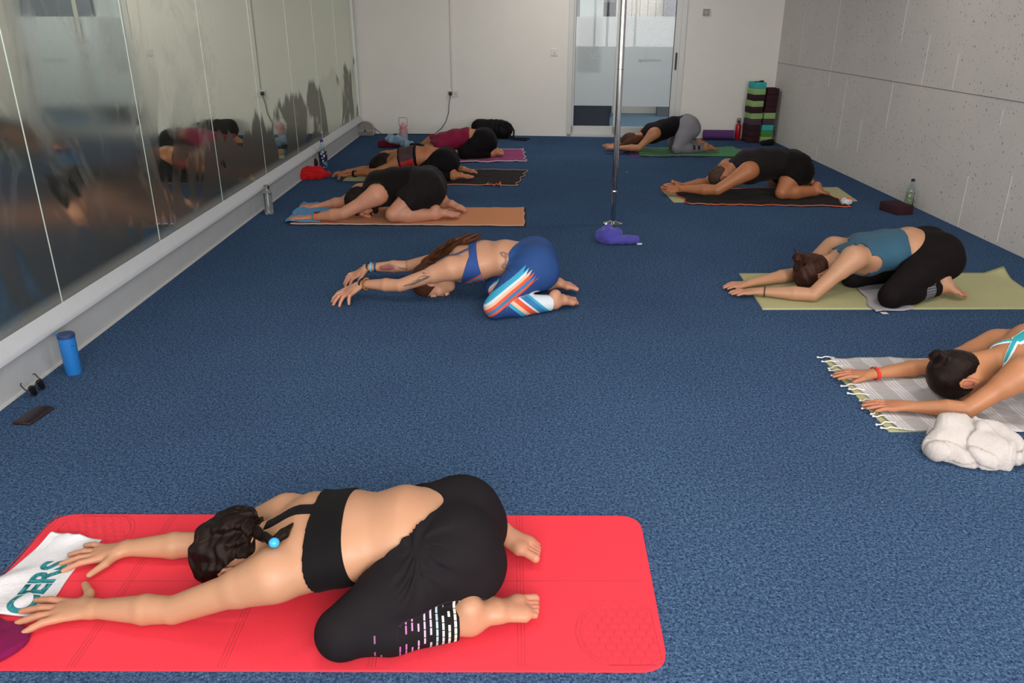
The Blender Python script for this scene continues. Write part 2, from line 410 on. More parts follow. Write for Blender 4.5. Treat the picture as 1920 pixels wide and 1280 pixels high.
lab = ['steamed mirror panel nearest the front window wall', 'steamed mirror panel between the front window end and the phone', 'steamed mirror panel above the sunglasses and phone, at the left picture edge',
       'steamed mirror panel that reflects the sliding door, past the blue bottle', 'steamed mirror panel with wide wiped smears, before the clear glass bottle', 'steamed mirror panel just above the clear glass bottle on the floor',
       'steamed mirror panel reflecting the socket and plug', 'steamed mirror panel above the red cloth and labelled water bottle', 'third steamed mirror panel counted from the back corner', 'second steamed mirror panel counted from the back corner', 'last steamed mirror panel, against the white frame in the back corner']
for i in range(len(ys) - 1):
    a, b = ys[i] + .0015, ys[i + 1] - .0015; m = MB(); o3 = (XL - .025, (a + b) / 2, LT)
    m.box((XL - .016, (a + b) / 2, (LT + 2.55) / 2), (.006, b - a, 2.55 - LT)); o = m.build('mirror_panel', MIRROR, None, o3)
    # the shader reads object coordinates: keep them equal to room coordinates
    o.data.transform(Matrix.Translation(Vector(o3))); o.location = (0, 0, 0)
    tag(o, lab[i], 'mirror', 'steamed mirror panels along the left wall')
    m = MB(); m.box((XL - .0125, b, (LT + 2.55) / 2), (.0015, .006, 2.55 - LT)); e = m.build('polished_edge', EDGEM, o)
m = MB(); m.box((XL - .01, 11.43, (LT + 2.6) / 2), (.03, .055, 2.6 - LT)); tag(m.build('trim_2', PIPM), kind='structure')
# ---- sliding door
FR = plain('door_frame_white', '#c3c3c1', .35); GK = plain('rubber_seal', '#2a2c30', .6)
def thin_glass(name, tint, refl=.012):
    t = NT(name); tr = t.n('BsdfTransparent'); tr.inputs[0].default_value = (*tint, 1); gl = t.n('BsdfGlossy'); gl.inputs['Roughness'].default_value = .02
    mx = t.n('MixShader'); mx.inputs[0].default_value = refl; t.l(tr.outputs[0], mx.inputs[1]); t.l(gl.outputs[0], mx.inputs[2]); t.l(mx.outputs[0], t.out.inputs[0]); return t.m
PANE = thin_glass('clear_pane', (.93, .95, .95))
t = NT('frosted_film'); tr = t.n('BsdfTransparent'); tr.inputs[0].default_value = (.85, .88, .9, 1); tl = t.n('BsdfTranslucent'); tl.inputs[0].default_value = (.86, .86, .86, 1)
df = t.n('BsdfDiffuse'); df.inputs[0].default_value = (.90, .90, .92, 1); m1 = t.n('MixShader'); m1.inputs[0].default_value = .55; t.l(tl.outputs[0], m1.inputs[1]); t.l(df.outputs[0], m1.inputs[2])
m2 = t.n('MixShader'); m2.inputs[0].default_value = .14; t.l(m1.outputs[0], m2.inputs[1]); t.l(tr.outputs[0], m2.inputs[2]); t.l(m2.outputs[0], t.out.inputs[0]); FILM = t.m
door = empty('door_1', tuple(BW((tL + tR) / 2, 0, 0)), 0, kind='structure'); do = tuple(door.location)
m = MB(); fw = .05
wallbox(m, tL - .012, tL + fw, 0, DH, -.015, .11); wallbox(m, tR - fw, tR + .012, 0, DH, -.015, .11); wallbox(m, tL, tR, DH - fw, DH + .01, -.015, .11); wallbox(m, tL, tR, 0, .035, -.015, .11)
m.build('door_frame', FR, door, do)
tm = PW(1160, 150)[0]
zt, zbm = 1.535, PW(1200, 200)[1]
for k, (a, b, d0) in enumerate(((tL + fw, tm + .03, .055), (tm - .05, tR - fw, .01))):
    m = MB(); sw_ = .062 if k == 0 else .075; rw = .10
    wallbox(m, a, a + (.055 if k else .03), .035, DH - fw, d0, d0 + .035); wallbox(m, b - (sw_ if k else .045), b, .035, DH - fw, d0, d0 + .035); wallbox(m, a, b, .035, .035 + rw, d0, d0 + .035); wallbox(m, a, b, DH - fw - .07, DH - fw, d0, d0 + .035)
    pan = m.build('door_panel', FR, door, do)
    ga = a + (.055 if k else .03); gb = b - (sw_ if k else .045)
    m = MB(); wallbox(m, ga, gb, .035 + rw, DH - fw - .07, d0 + .014, d0 + .018); m.build('glass_pane', PANE, pan, do)
    m = MB(); wallbox(m, ga, gb, zbm, zt, d0 + .0205, d0 + .0212); m.build('frosted_film', FILM, pan, do)
    m = MB(); wallbox(m, gb - .006, gb + .002, .035 + rw, DH - fw - .07, d0 - .001, d0 + .004); wallbox(m, ga, ga + .004, .035 + rw, DH - fw - .07, d0 - .001, d0 + .003); m.build('rubber_seal', GK, pan, do)
    if k:
        hz = PW(1270, 115); m = MB(); wallbox(m, gb + .028, gb + .052, hz[1] - .11, hz[1] + .11, d0 - .016, d0 + .001); o = m.build('recessed_handle', plain('handle_black', '#17161a', .35), pan, do)
        o.modifiers.new('b', 'BEVEL').width = .01
    # engraved round emblem with lettering, read from the hall side
    lt, lz = PW(1218 if k else 1119, 97 if k else 99); R_ = .085
    LG = plain('etched_line', '#dfe3e6', .5)
    m = MB(); q = lambda x, z: BW(lt + x, d0 + .0185, lz + z)
    m.tube([q(R_ * math.cos(a_), R_ * math.sin(a_)) for a_ in np.linspace(1.2, 5.6, 30)], .0028, 6)
    m.tube([q(-.035, .078), q(.03, .078), q(.022, -.03), q(.05, -.05), q(.075, -.03)], .0028, 6)
    m.tube([q(-.04, -.05), q(-.03, .0), q(-.022, -.05)], .0026, 6); m.tube([q(-.005, -.04), q(.0, .03), q(.006, -.02)], .0026, 6)
    m.build('round_emblem', LG, pan, do)
def text_mesh(name, body, size, mat, M, parent=None, origin=(0, 0, 0), ext=.0006, bold=0.0):
    cu = bpy.data.curves.new(name, 'FONT'); cu.body = body; cu.size = size; cu.extrude = ext; cu.offset = bold; cu.align_x = 'CENTER'; cu.align_y = 'CENTER'
    tmp = bpy.data.objects.new('tmp', cu); COL.objects.link(tmp); dg = bpy.context.evaluated_depsgraph_get(); me = bpy.data.meshes.new_from_object(tmp.evaluated_get(dg))
    bpy.data.objects.remove(tmp); me.transform(M); me.transform(Matrix.Translation(-Vector(origin))); me.materials.clear(); me.materials.append(mat); me.name = name
    o = bpy.data.objects.new(name, me); COL.objects.link(o); o.parent = parent
    if parent is None: o.location = origin
    return o
lt, lz = PW(1218, 113)
Mx = Matrix.Translation(Vector(BW(lt, .026, lz))) @ Matrix.Rotation(BANG, 4, 'Z') @ Matrix.Rotation(math.pi / 2, 4, 'X') @ Matrix.Scale(-1, 4, (1, 0, 0))
text_mesh('etched_lettering', 'momentayoga', .052, plain('etched_text', '#9aa0a6', .5), Mx, pan, do)
# ---- the hall beyond
m = MB(); wallbox(m, tL - 1.6, tR + 1.6, -.09, -.002, .12, 3.4); tag(m.build('floor_hall', plain('hall_carpet', '#566c7c', .95, noise_s=120, noise_a=.25)), kind='structure')
m = MB(); wallbox(m, tL - 1.7, tR + 1.7, 0, CEIL, 3.3, 3.4); wallbox(m, tL - 1.7, tL - 1.6, 0, CEIL, .12, 3.3); tag(m.build('wall_hall', plain('hall_wall', '#85888b', .8)), kind='structure')
m = MB(); wallbox(m, tL - 1.7, tR + 1.7, CEIL, CEIL + .1, .12, 3.4); tag(m.build('ceiling_hall', CEILM), kind='structure')
m = MB(); a, b = PW(1156, 5, 3.0)[0], PW(1246, 5, 3.0)[0]; nb = 6
for i in range(nb): wallbox(m, a + (b - a) * i / nb, a + (b - a) * (i + .93) / nb, .9, 2.3, 3.0, 3.03)
wallbox(m, a, b, 0, 2.3, 3.03, 3.06)
tag(m.build('board_screen', plain('pale_boards', '#cfc6bb', .7)), 'pale vertical board screen seen through the sliding door', 'screen')
a, b = PW(1246, 5, 2.6)[0], PW(1275, 5, 2.6)[0]; m = MB(); wallbox(m, a, b, 0, 1.9, 2.6, 2.9); tag(m.build('hall_cabinet', plain('grey_locker', '#6b6c72', .6)), 'tall grey cabinet beyond the sliding door at its right', 'cabinet')
a, b = PW(1131, 5, 2.4)[0], PW(1154, 5, 2.4)[0]; m = MB(); wallbox(m, a, b, 0, 1.75, 2.4, 2.55); tag(m.build('hall_stand', plain('dark_stand', '#22242c', .5)), 'dark narrow stand seen above the frosted left door panel', 'stand')
a, _ = PW(1086, 60, .09); b, _ = PW(1130, 60, .09); z0 = PW(1105, 130, .09)[1]
m = MB(); wallbox(m, a, b, z0, 1.85, .105, .108); tag(m.build('paper_sheet', plain('white_sheet', '#dfe6ea', .6)), 'long white sheet fixed behind the left glass door panel', 'paper')
a, b = PW(1068, 225, .35)[0], PW(1143, 225, .35)[0]; m = MB(); wallbox(m, a, b, .03, .40, .35, .75); wallbox(m, a, b, 0, .03, .37, .73)
tag(m.build('low_bench', plain('navy_bench', '#1c2238', .5)), 'low dark navy bench beyond the left glass door panel', 'bench')
# ---- housings added for the ceiling fill lights; switches, sockets
for i, (lx, ly) in enumerate([(-.6, 2.6), (2.1, 2.6), (-.6, 6.4), (2.1, 6.4), (.7, 9.9)]):
    m = MB(); m.box((lx, ly, CEIL - .02), (1.2, .32, .04), bev=.004)
    tag(m.build('fill_lamp', plain('fill_lamp_body', '#d8d8d8', .5), None, (lx, ly, CEIL)), ['added ceiling fill lamp above the red mat', 'added ceiling fill lamp above the striped towel', 'added ceiling fill lamp above the orange mat', 'added ceiling fill lamp above the right-hand block', 'added ceiling fill lamp nearest the sliding door'][i], 'lamp')
PL = plain('socket_white', '#d2cfca', .4)
def wplate(name, px, py, w, h, label, cat, mat=PL, d=.012):
    t_, z_ = PW(px, py); o3 = tuple(BW(t_, 0, z_)); m = MB(); m.box(tuple(BW(t_, -d / 2, z_)), (w, d, h), BANG, .003); return tag(m.build(name, mat, None, o3), label, cat), t_, z_, o3
sw1, t_, z_, o3 = wplate('light_switch', 1039, 98, .086, .086, 'small white switch on the back wall left of the sliding door', 'switch')
m = MB(); m.box(tuple(BW(t_ + .004, -.014, z_ - .01)), (.018, .008, .03), BANG, .002); m.build('rocker', plain('rocker', '#bdb9b2', .4), sw1, o3)
sw2, t_, z_, o3 = wplate('thermostat', 1324, 23, .088, .088, 'small dark-faced control on the wall right of the sliding door', 'thermostat', PL, .02)
m = MB(); m.box(tuple(BW(t_, -.022, z_)), (.078, .006, .078), BANG, .002); f_ = m.build('dark_face', plain('dark_face', '#4a4a45', .3), sw2, o3)
m = MB(); m.box(tuple(BW(t_, -.026, z_)), (.05, .004, .05), BANG, .001); m.build('dial', plain('dial', '#8f9088', .4), f_, o3)
sk, t_, z_, o3 = wplate('wall_socket', 850, 175, .150, .088, 'double white socket with a black plug on the back wall', 'socket')
m = MB(); m.box(tuple(BW(t_ + .035, -.0145, z_ - .004)), (.03, .006, .03), BANG, .001); m.build('socket_face', plain('rocker', '#bdb9b2', .4), sk, o3)
BLK = plain('cable_black', '#1c1b1b', .5)
m = MB(); m.box(tuple(BW(t_ - .035, -.03, z_)), (.048, .036, .05), BANG, .01); pt = [BW(t_ - .035, -.04, z_ - .02)]
for px, py in ((842, 195), (841, 212), (836, 228), (828, 240)): a_, b_ = PW(px, py, -.02); pt.append(BW(a_, -.02, b_))
a_, b_ = PW(815, 252, -.02); pt.append(BW(a_, -.03, .008)); a_, _ = PW(740, 252); pt.append(BW(a_, -.05, .006))
m.tube(pt, .0045, 8); tag(m.build('power_cable', BLK, None, tuple(BW(t_, -.02, 0)), True), 'black plug and cable running from the socket to the floor', 'cable')
tt, zz_ = PW(849, 165); m = MB(); m.box(tuple(BW(tt, -.008, (zz_ + CEIL) / 2 - .012)), (.026, .016, CEIL - zz_ + .01), BANG, .003)
tag(m.build('cable_duct', PL, None, tuple(BW(tt, 0, zz_))), 'slim white cable duct rising from the double socket', 'duct')
# ------------------------------------------------------------------ people
def skin_mat(name, col, tint):
    t = NT(name); c = srgb(col)
    f = t.noise(6, 4); g = t.noise(60, 3)
    base = t.mix(t.math('MULTIPLY', f, 0.8), c, tuple(x * y for x, y in zip(c, (0.88, 0.76, 0.70))))
    base = t.mix(t.math('MULTIPLY', g, 0.25), base, tuple(x * y for x, y in zip(c, (1.0, 0.82, 0.74))))
    base = t.mix(t.attr('tint'), base, srgb(tint))
    base = t.mix(t.attr('ink'), base, srgb('#3c3d40'))
    base = t.mix(t.attr('rose'), base, srgb('#7a3a40'))
    t.set(Base_Color=base, Roughness=t.ramp(t.noise(40, 3), [(0.3, 0.42), (0.7, 0.58)]), Subsurface_Weight=0.12)
    t.b.inputs['Subsurface Radius'].default_value = (1.0, 0.35, 0.2); t.b.inputs['Subsurface Scale'].default_value = 0.012
    t.b.inputs['Specular IOR Level'].default_value = 0.45
    t.bump(t.noise(260, 3), 0.12, 0.002)
    return t.m
def hair_mat(name, col, col2, rough=0.36):
    t = NT(name)
    v = t.attr('hv', 'Vector'); mp = t.n('Mapping'); t.l(v, mp.inputs[0]); mp.inputs['Scale'].default_value = (26, 1.6, 1)
    f = t.noise(1.0, 5, 0.65, vec=mp.outputs[0])
    t.set(Base_Color=t.mix(t.ramp(f, [(0.3, 0.0), (0.75, 1.0)]), srgb(col), srgb(col2)), Roughness=rough)
    t.b.inputs['Specular IOR Level'].default_value = 0.16; t.b.inputs['Specular Tint'].default_value = (1.0, .78, .68, 1)
    t.bump(f, 0.6, 0.004)
    return t.m
class Body:
    def __init__(s, name, label, group, h, s_, male, gz, st, wid, head, arms, legs, skin, latdir=(0, -1, 0), cover=(1, 0), glute=1.0, thick=1.0):
        s.h = h; s.S = s_; S = s_; m = 1.22 if male else 1.0; m *= thick; s.gz = gz
        st = [np.asarray(p, float) for p in st]; s.st = st
        lat = nrm(latdir); s.lat = lat
        s.cum = np.concatenate([[0], np.cumsum([np.linalg.norm(st[i + 1] - st[i]) for i in range(len(st) - 1)])])
        s.origin = np.array([st[0][0], st[0][1], gz])
        T = []
        for i in range(len(st) - 1):
            wa, wb = wid[i], wid[i + 1]
            T.append(Prim(st[i], st[i + 1], (wa[0] * S, wa[1] * S, wa[1] * S * .8), (wb[0] * S, wb[1] * S, wb[1] * S * .8), lat, 0.05))
        s.torso = T
        s.joint = {}; s.order = list(legs)
        girdle = []; upper = []; fore = []; hands = []
        for sd, a in arms.items():
            sg = 1 if sd == 'L' else -1
            sh, el, wr, tip = [np.asarray(q, float) for q in a['p']]
            s.joint['sh' + sd] = sh; s.joint['el' + sd] = el; s.joint['wr' + sd] = wr; s.joint['tip' + sd] = tip
            girdle.append(Prim(st[4] - (st[4] - st[3]) * .15, sh, (.05 * S, .04 * S, .04 * S), (.046 * S * m, .046 * S * m, .04 * S), None, 0.05))
            girdle.append(Prim(sh, st[2] + lat * sg * wid[2][0] * S * .62, (.047 * S * m,) * 3, (.05 * S,) * 3, None, 0.06))
            girdle.append(Ell(st[3] + lat * sg * .075 * S + np.array([0.01, 0, .05 * S]), st[3] - st[2], lat, .07 * S, .04 * S, .055 * S, 0.04))
            upper.append(Prim(sh, sh + (el - sh) * .3, .053 * S * m, .046 * S * m, None, 0.04))
            upper.append(Prim(sh + (el - sh) * .2, el, .045 * S * m, .035 * S * m, None, 0.03))
            fdir = nrm(wr - el); flen = np.linalg.norm(wr - el)
            fore.append(Prim(el, el + fdir * flen * .35, .033 * S * m, .0375 * S * m, None, 0.006))
            hl = nrm(np.cross(fdir, (0, 0, 1)))
            fore.append(Prim(el + fdir * flen * .35, wr, (.0375 * S * m, .036 * S * m, .03), (.027 * S * m, .0195 * S * m, .02), hl, 0.008))
            hands += s.hand(wr, tip, -lat * sg, min(1.24, max(1.04, np.linalg.norm(tip - wr) / .168)) * (1.04 if male else 1), a.get('spread', 1.0), a.get('curl', 0.0), a.get('N', (0, 0, 1)), a.get('thumb', 48))
        L = []; feet = []
        butt = s.dirx = nrm(st[0] - st[1])
        for sd, g in legs.items():
            sg = 1 if sd == 'L' else -1
            hip = st[0] + lat * sg * .085 * S if g.get('hip') is None else np.asarray(g['hip'], float)
            kn, an, to = [np.asarray(q, float) for q in g['p']]
            s.joint.update({'hip' + sd: hip, 'kn' + sd: kn, 'an' + sd: an, 'to' + sd: to})
            L.append(Prim(hip + butt * .01, hip + butt * .03 * S + np.array([0, 0, -.035]), .096 * S * glute, .100 * S * glute, None, 0.06))
            td = nrm(kn - hip); tl = np.linalg.norm(kn - hip)
            L.append(Prim(hip, hip + td * tl * .5, .098 * S * thick, .086 * S * thick, None, 0.05))
            L.append(Prim(hip + td * tl * .5, kn, .086 * S * thick, .060 * S * thick, None, 0.02))
            sd_ = nrm(an - kn); sl = np.linalg.norm(an - kn)
            L.append(Prim(kn, kn + sd_ * sl * .38, .053 * S * thick, .055 * S * m, None, 0.012))
            L.append(Prim(kn + sd_ * sl * .38, an, .055 * S * m, .034 * S * m, None, 0.02))
            feet += s.foot(kn, an, to, -lat * sg * (1 if not g.get('flip') else -1), S * (1.16 if male else 1.08))
        s.legs = L; s.girdle = girdle; s.upper = upper; s.fore = fore; s.hands = hands; s.feet = feet
        C, U, F = head['C'], nrm(head['U']), nrm(head['F']); s.C = np.asarray(C, float); s.U = U
        F = nrm(F - U * np.dot(U, F)); s.F = F; s.Lh = nrm(np.cross(U, F)); s.hs = S * head.get('s', 1.0)
        s.head = s.mkhead(st[4])
        allp = T + girdle + upper + fore + hands + L + feet + s.head
        lo, hi = bbox(allp, .03); s.grid = g = Grid(lo, hi, h)
        s.dLegs = g.field([T[0]] + L)
        s.dTop = g.field(T + girdle + upper)
        leg_in = s.dLegs + (0.004 if cover[0] else 0)
        if cover[0] == 0:
            pass
        d = smin(g.field(T + girdle + upper + fore), leg_in, 0.012)
        d = np.minimum(d, 1.0)
        d = g.field(feet, d); 
        dh = g.field(s.head); d = smin(d, dh, 0.02)
        dn = g.field(hands); d = smin(d, dn, 0.014)
        s.dAll = d
        v, f = surface_nets(g, d)
        v[:, 2] = np.maximum(v[:, 2], gz + .0008); s.v = v
        tint = np.zeros(len(v)); ink = np.zeros(len(v)); rose = np.zeros(len(v))
        for sd in arms:
            tp = s.joint['tip' + sd]; w = s.joint['wr' + sd]
            q = np.linalg.norm(v - (tp * .75 + w * .25), axis=1); tint = np.maximum(tint, np.clip(1 - q / .11, 0, 1) * .45)
        for sd in legs:
            tp = s.joint['to' + sd]; a = s.joint['an' + sd]
            q, t = seg_dist(v, a, tp); tint = np.maximum(tint, np.clip(1.3 - q / .05, 0, 1) * (.35 + .5 * np.clip(t * 2 - 1, 0, 1)))
            q = np.linalg.norm(v - s.joint['kn' + sd], axis=1); tint = np.maximum(tint, np.clip(1.4 - q / .06, 0, 1) * .4)
        for sg in (1, -1):
            q = np.linalg.norm(v - (s.C + s.Lh * sg * .085 * s.hs), axis=1); tint = np.maximum(tint, np.clip(1.5 - q / .03, 0, 1) * .8)
        if 'ink' in head: ink, rose = head['ink'](s, v)
        s.obj = make(name, v, f, skin, None, s.origin, True, None, {'tint': tint, 'ink': ink, 'rose': rose})
        tag(s.obj, label, 'person', group)
        s.flipcheck(s.obj)
    def flipcheck(s, o):
        me = o.data; n = len(me.vertices); co = np.empty(n * 3); me.vertices.foreach_get('co', co); co = co.reshape(-1, 3)
        nf = len(me.polygons); li = np.empty(nf * 4, np.int32); me.loops.foreach_get('vertex_index', li); q = li.reshape(-1, 4)
        vol = np.einsum('ij,ij->i', co[q[:, 0]], np.cross(co[q[:, 1]], co[q[:, 2]])).sum() + np.einsum('ij,ij->i', co[q[:, 0]], np.cross(co[q[:, 2]], co[q[:, 3]])).sum()
        if vol < 0: me.flip_normals()
    def hand(s, W, tip, med, S, spread, curl, N, thumb):
        d = nrm(tip - W); N = nrm(np.asarray(N, float) - d * np.dot(N, d)); med = np.asarray(med, float)
        med = nrm(np.cross(N, d)) * (1 if np.dot(np.cross(N, d), med) > 0 else -1)
        out = []; K = W + d * .082 * S
        out.append(Prim(W, K, (.025 * S, .017 * S, .012), (.037 * S, .0125 * S, .012), med, .012))
        out.append(Prim(W + d * .02 * S + med * .012 * S, K - d * .02 * S + med * .022 * S - N * .004, .016 * S, .012 * S, None, .012))
        def rot(a):
            a = math.radians(a); return d * math.cos(a) + med * math.sin(a)
        for off, fw, ang, ln in ((.029, .000, 9, .076), (.0095, .005, 1, .084), (-.0095, .001, -8, .078), (-.027, -.010, -20, .062)):
            b = K + med * off * S + d * fw * S; dr = nrm(rot(ang * spread)); L = ln * S
            p1 = b + dr * L * .42 + N * (.005 + .012 * curl); p2 = b + dr * L * .74 + N * (.001 - .004 * curl); p3 = b + dr * L * (1.0 - .12 * curl) - N * (.003 + .028 * curl)
            out += [Prim(b - dr * .012, p1, .0098 * S, .0088 * S, None, .005), Prim(p1, p2, .0086 * S, .0078 * S, None, .002), Prim(p2, p3, .0078 * S, .0064 * S, None, .002)]
        b = W + d * .028 * S + med * .022 * S - N * .002; t1 = nrm(rot(thumb)); t2 = nrm(rot(thumb * .7))
        out += [Prim(b, b + t1 * .036 * S, .014 * S, .0115 * S, None, .012), Prim(b + t1 * .036 * S, b + t1 * .036 * S + t2 * .048 * S - N * .004, .0108 * S, .0082 * S, None, .003)]
        return out
    def foot(s, kn, an, to, med, S):
        z = np.array([0, 0, 1.]); d = to - an; L = np.linalg.norm(d); d = nrm(d); med = nrm(med - d * np.dot(med, d)); up = nrm(z - d * np.dot(z, d))
        heel = an + up * .034 * S - d * .004 * S
        ball = to - d * .050 * S + up * .004; mid = an * .5 + ball * .5 + up * .014 * S
        o = [Ell(heel, med, d, .029 * S, .034 * S, .033 * S, .02), Prim(an, heel, .031 * S, .024 * S, None, .02),
             Prim(an + up * .008, mid, (.030 * S, .034 * S, .03), (.033 * S, .024 * S, .02), med, .02),
             Prim(mid, ball, (.033 * S, .023 * S, .02), (.042 * S, .0185 * S, .014), med, .02),
             Ell(ball + med * .020 * S + up * .010, med, d, .022 * S, .014 * S, .024 * S, .012),
             Ell(ball - med * .018 * S + up * .008, med, d, .021 * S, .012 * S, .024 * S, .012)]
        for off, ln, r in ((.029, .050, .0128), (.009, .045, .0092), (-.006, .040, .0088), (-.020, .034, .0084), (-.033, .026, .0080)):
            b = ball + med * off * S - d * .004 + up * .004; e = b + d * (ln + .004) * S - up * .003 - med * off * .12
            m_ = b * .45 + e * .55 + up * .003
            o += [Prim(b, m_, r * S * .95, r * S * .86, None, .006), Prim(m_, e, r * S * .86, r * S, None, .003)]
        return o
    def P(s, l, u, f): return s.C + s.hs * (s.Lh * l + s.U * u + s.F * f)
    def mkhead(s, c7):
        P, k, L, U, F = s.P, s.hs, s.Lh, s.U, s.F
        o = [Ell(P(0, .018, -.018), L, U, .073 * k, .093 * k, .088 * k, .02)]
        o.append(Ell(P(0, -.035, .028), L, U, .060 * k, .062 * k, .082 * k, .03))
        o.append(Ell(P(0, -.094, .058), L, U, .026 * k, .022 * k, .022 * k, .03))
        for g in (1, -1):
            o.append(Prim(P(.055 * g, -.05, 0), P(.016 * g, -.098, .055), .02 * k, .014 * k, None, .025))
            o.append(Ell(P(.036 * g, -.028, .068), L, U, .022 * k, .02 * k, .018 * k, .02))
            o.append(Ell(P(.030 * g, .006, .094), L, U, .017 * k, .012 * k, .013 * k, .008, True))
            o.append(Ell(P(.031 * g, .005, .078), L, U, .013 * k, .013 * k, .010 * k, .003))
            o.append(Prim(P(.014 * g, .022, .089), P(.046 * g, .022, .076), .007 * k, .005 * k, None, .01))
            o.append(Ell(P(.012 * g, -.036, .1), L, U, .009 * k, .009 * k, .008 * k, .006))
            ec = lambda u, f: P(.079 * g, u - .008, f - .012)
            ring = [(.03, .004), (.031, -.012), (.018, -.021), (.0, -.018), (-.02, -.004), (-.031, .006), (-.02, .012)]
            o.append(Ell(ec(0, -.002), L, U, .006 * k, .015 * k, .028 * k, .006))
            for (a, b), (c_, d_) in zip(ring[:-1], ring[1:]):
                o.append(Prim(ec(a, b) + L * g * .007, ec(c_, d_) + L * g * .007, .0052 * k, .0052 * k, None, .004))
            o.append(Ell(ec(-.028, .008) + L * g * .004, L, U, .006 * k, .008 * k, .009 * k, .004))
        o.append(Prim(P(0, .015, .088), P(0, -.032, .114), .008 * k, .0125 * k, None, .012))
        o.append(Prim(P(-.018, -.056, .094), P(.018, -.056, .094), .007 * k, .007 * k, None, .006))
        o.append(Prim(P(-.015, -.068, .092), P(.015, -.068, .092), .007 * k, .007 * k, None, .006))
        o.append(Prim(c7, P(0, -.045, -.03), .058 * k, .052 * k, None, .04))
        return o
    def onsurf(s, px, py, off=0.0, field=None):
        d = s.dAll if field is None else field; r = nrm(_ray(px, py)); o = np.array([0, 0, CAMH]); g = s.grid
        t0 = np.linalg.norm(s.C - o) - 1.2
        for t in np.arange(max(t0, .3), t0 + 2.6, .0015):
            p = o + r * t; i = np.round((p - g.lo) / g.h).astype(int)
            if (i < 0).any() or (i >= g.n).any(): continue
            if d[tuple(i)] < off: return p
        return V(px, py, s.st[0][1])
    def spine(s, P):
        """metres along the spine, lateral offset, dorsal offset (segments blended smoothly)"""
        W = 0; SCs = 0; NN = 0; n = len(s.st) - 1; lat = s.lat; st = [q - lat * np.dot(q - s.st[2], lat) for q in s.st]; cum = [0.0]
        for i in range(n): cum.append(cum[-1] + np.linalg.norm(st[i + 1] - st[i]))
        for i in range(n):
            A, B = st[i], st[i + 1]; d = B - A; L = np.linalg.norm(d); T = d / L
            t = (P - A) @ T / L; tc = np.clip(t, 0 if i else -9, 1 if i < n - 1 else 9)
            r = P - A - tc[..., None] * d; r2 = r - (r @ lat)[..., None] * lat; q = np.linalg.norm(r2, axis=-1)
            N = np.cross(lat, T); N = N if N[2] > 0 else -N; w = 1 / (q + .02) ** 6
            W = W + w; SCs = SCs + w * (cum[i] + np.clip(t, -9 if i == 0 else -.6, 9 if i == n - 1 else 1.6) * L); NN = NN + w * ((P - A) @ N)
        l = (P - s.st[2]) @ lat
        return SCs / W, l, NN / W
    def garment(s, name, mat, base, t, region, attrs=None, folds=None, label=None):
        g = s.grid; d = base - t
        m = d < 6 * g.h
        ii = np.argwhere(m); P = g.lo + g.h * ii
        if folds is not None: d[m] += folds(P)
        r = region(P); d[m] = np.maximum(d[m], r)
        d[~m] = np.maximum(d[~m], 3 * g.h)
        v, f = surface_nets(g, d); v = smooth_mesh(v, f); v[:, 2] = np.maximum(v[:, 2], s.gz + .0004)
        o = make(name, v, f, mat, s.obj, s.origin, True, None, attrs(v) if attrs else None); s.flipcheck(o)
        if label: o['label'] = label
        return o
    def implicit(s, name, mat, prims, h=None, disp=None, attrs=None, cut=None, label=None, parent=None):
        lo, hi = bbox(prims, .02); g = Grid(lo, hi, h or s.h); d = g.field(prims)
        if disp or cut:
            m = np.abs(d) < 8 * g.h if not cut else d < 8 * g.h
            P = g.lo + g.h * np.argwhere(m)
            if disp: d[m] += disp(P)
            if cut: d[m] = np.maximum(d[m], cut(P))
        v, f = surface_nets(g, d); v[:, 2] = np.maximum(v[:, 2], s.gz + .0004)
        if attrs is None: attrs = lambda v: {'hv': s.hair_uv(v)}
        o = make(name, v, f, mat, parent or s.obj, s.origin, True, None, attrs(v)); s.flipcheck(o)
        if label: o['label'] = label
        return o
    def hair_uv(s, v, axis=None):
        A = nrm(axis) if axis is not None else getattr(s, 'hax', s.U); r = v - s.C
        a = nrm(np.cross(A, s.Lh)); b = np.cross(A, a); th = np.arctan2(r @ b, r @ a); h = r @ A
        return np.stack([np.cos(th) * 1.6 + th * .2, h * 14, np.sin(th) * 1.6], 1)
    def hair(s, mat, ext=.012, line=.045, disp=None, extra=(), earcut=True, ear=.031, nape=-.075, h=None, axis=None):
        if axis is not None: s.hax = nrm(axis)
        k = s.hs; L, U, F = s.Lh, s.U, s.F
        pr = [Ell(s.P(0, .018, -.018), L, U, (.073 + ext) * k, (.093 + ext) * k, (.088 + ext) * k, .02)] 
        pr.append(Prim(s.P(0, -.04, -.055), s.P(0, -.06, -.055), (.050 * k, .03 * k, .02 * k), (.042 * k, .022 * k, .02 * k), L, .03))
        ex = list(extra)
        def cut(P):
            r = (P - s.C) / k; f = r @ F; u = r @ U; l = np.abs(r @ L)
            c = np.minimum(f - line - .35 * u + .1 * (l / .08) ** 2 * .0, 1)
            face = (f * .85 - u * .5 - line)
            lowc = nape - u - 0 * f
            c = np.maximum(face, lowc)
            if earcut:
                e = ear - np.sqrt(((u + .022) * .75) ** 2 + ((f + .006)) ** 2 + (np.maximum(0, .05 - l) * 2) ** 2); c = np.maximum(c, e)
            c = c * k
            if ex:
                de = np.min([p.dist(P) for p in ex], 0); c = np.minimum(c, de)
            return c
        return s.implicit('hair', mat, pr + ex, h or s.h, disp, None, cut)
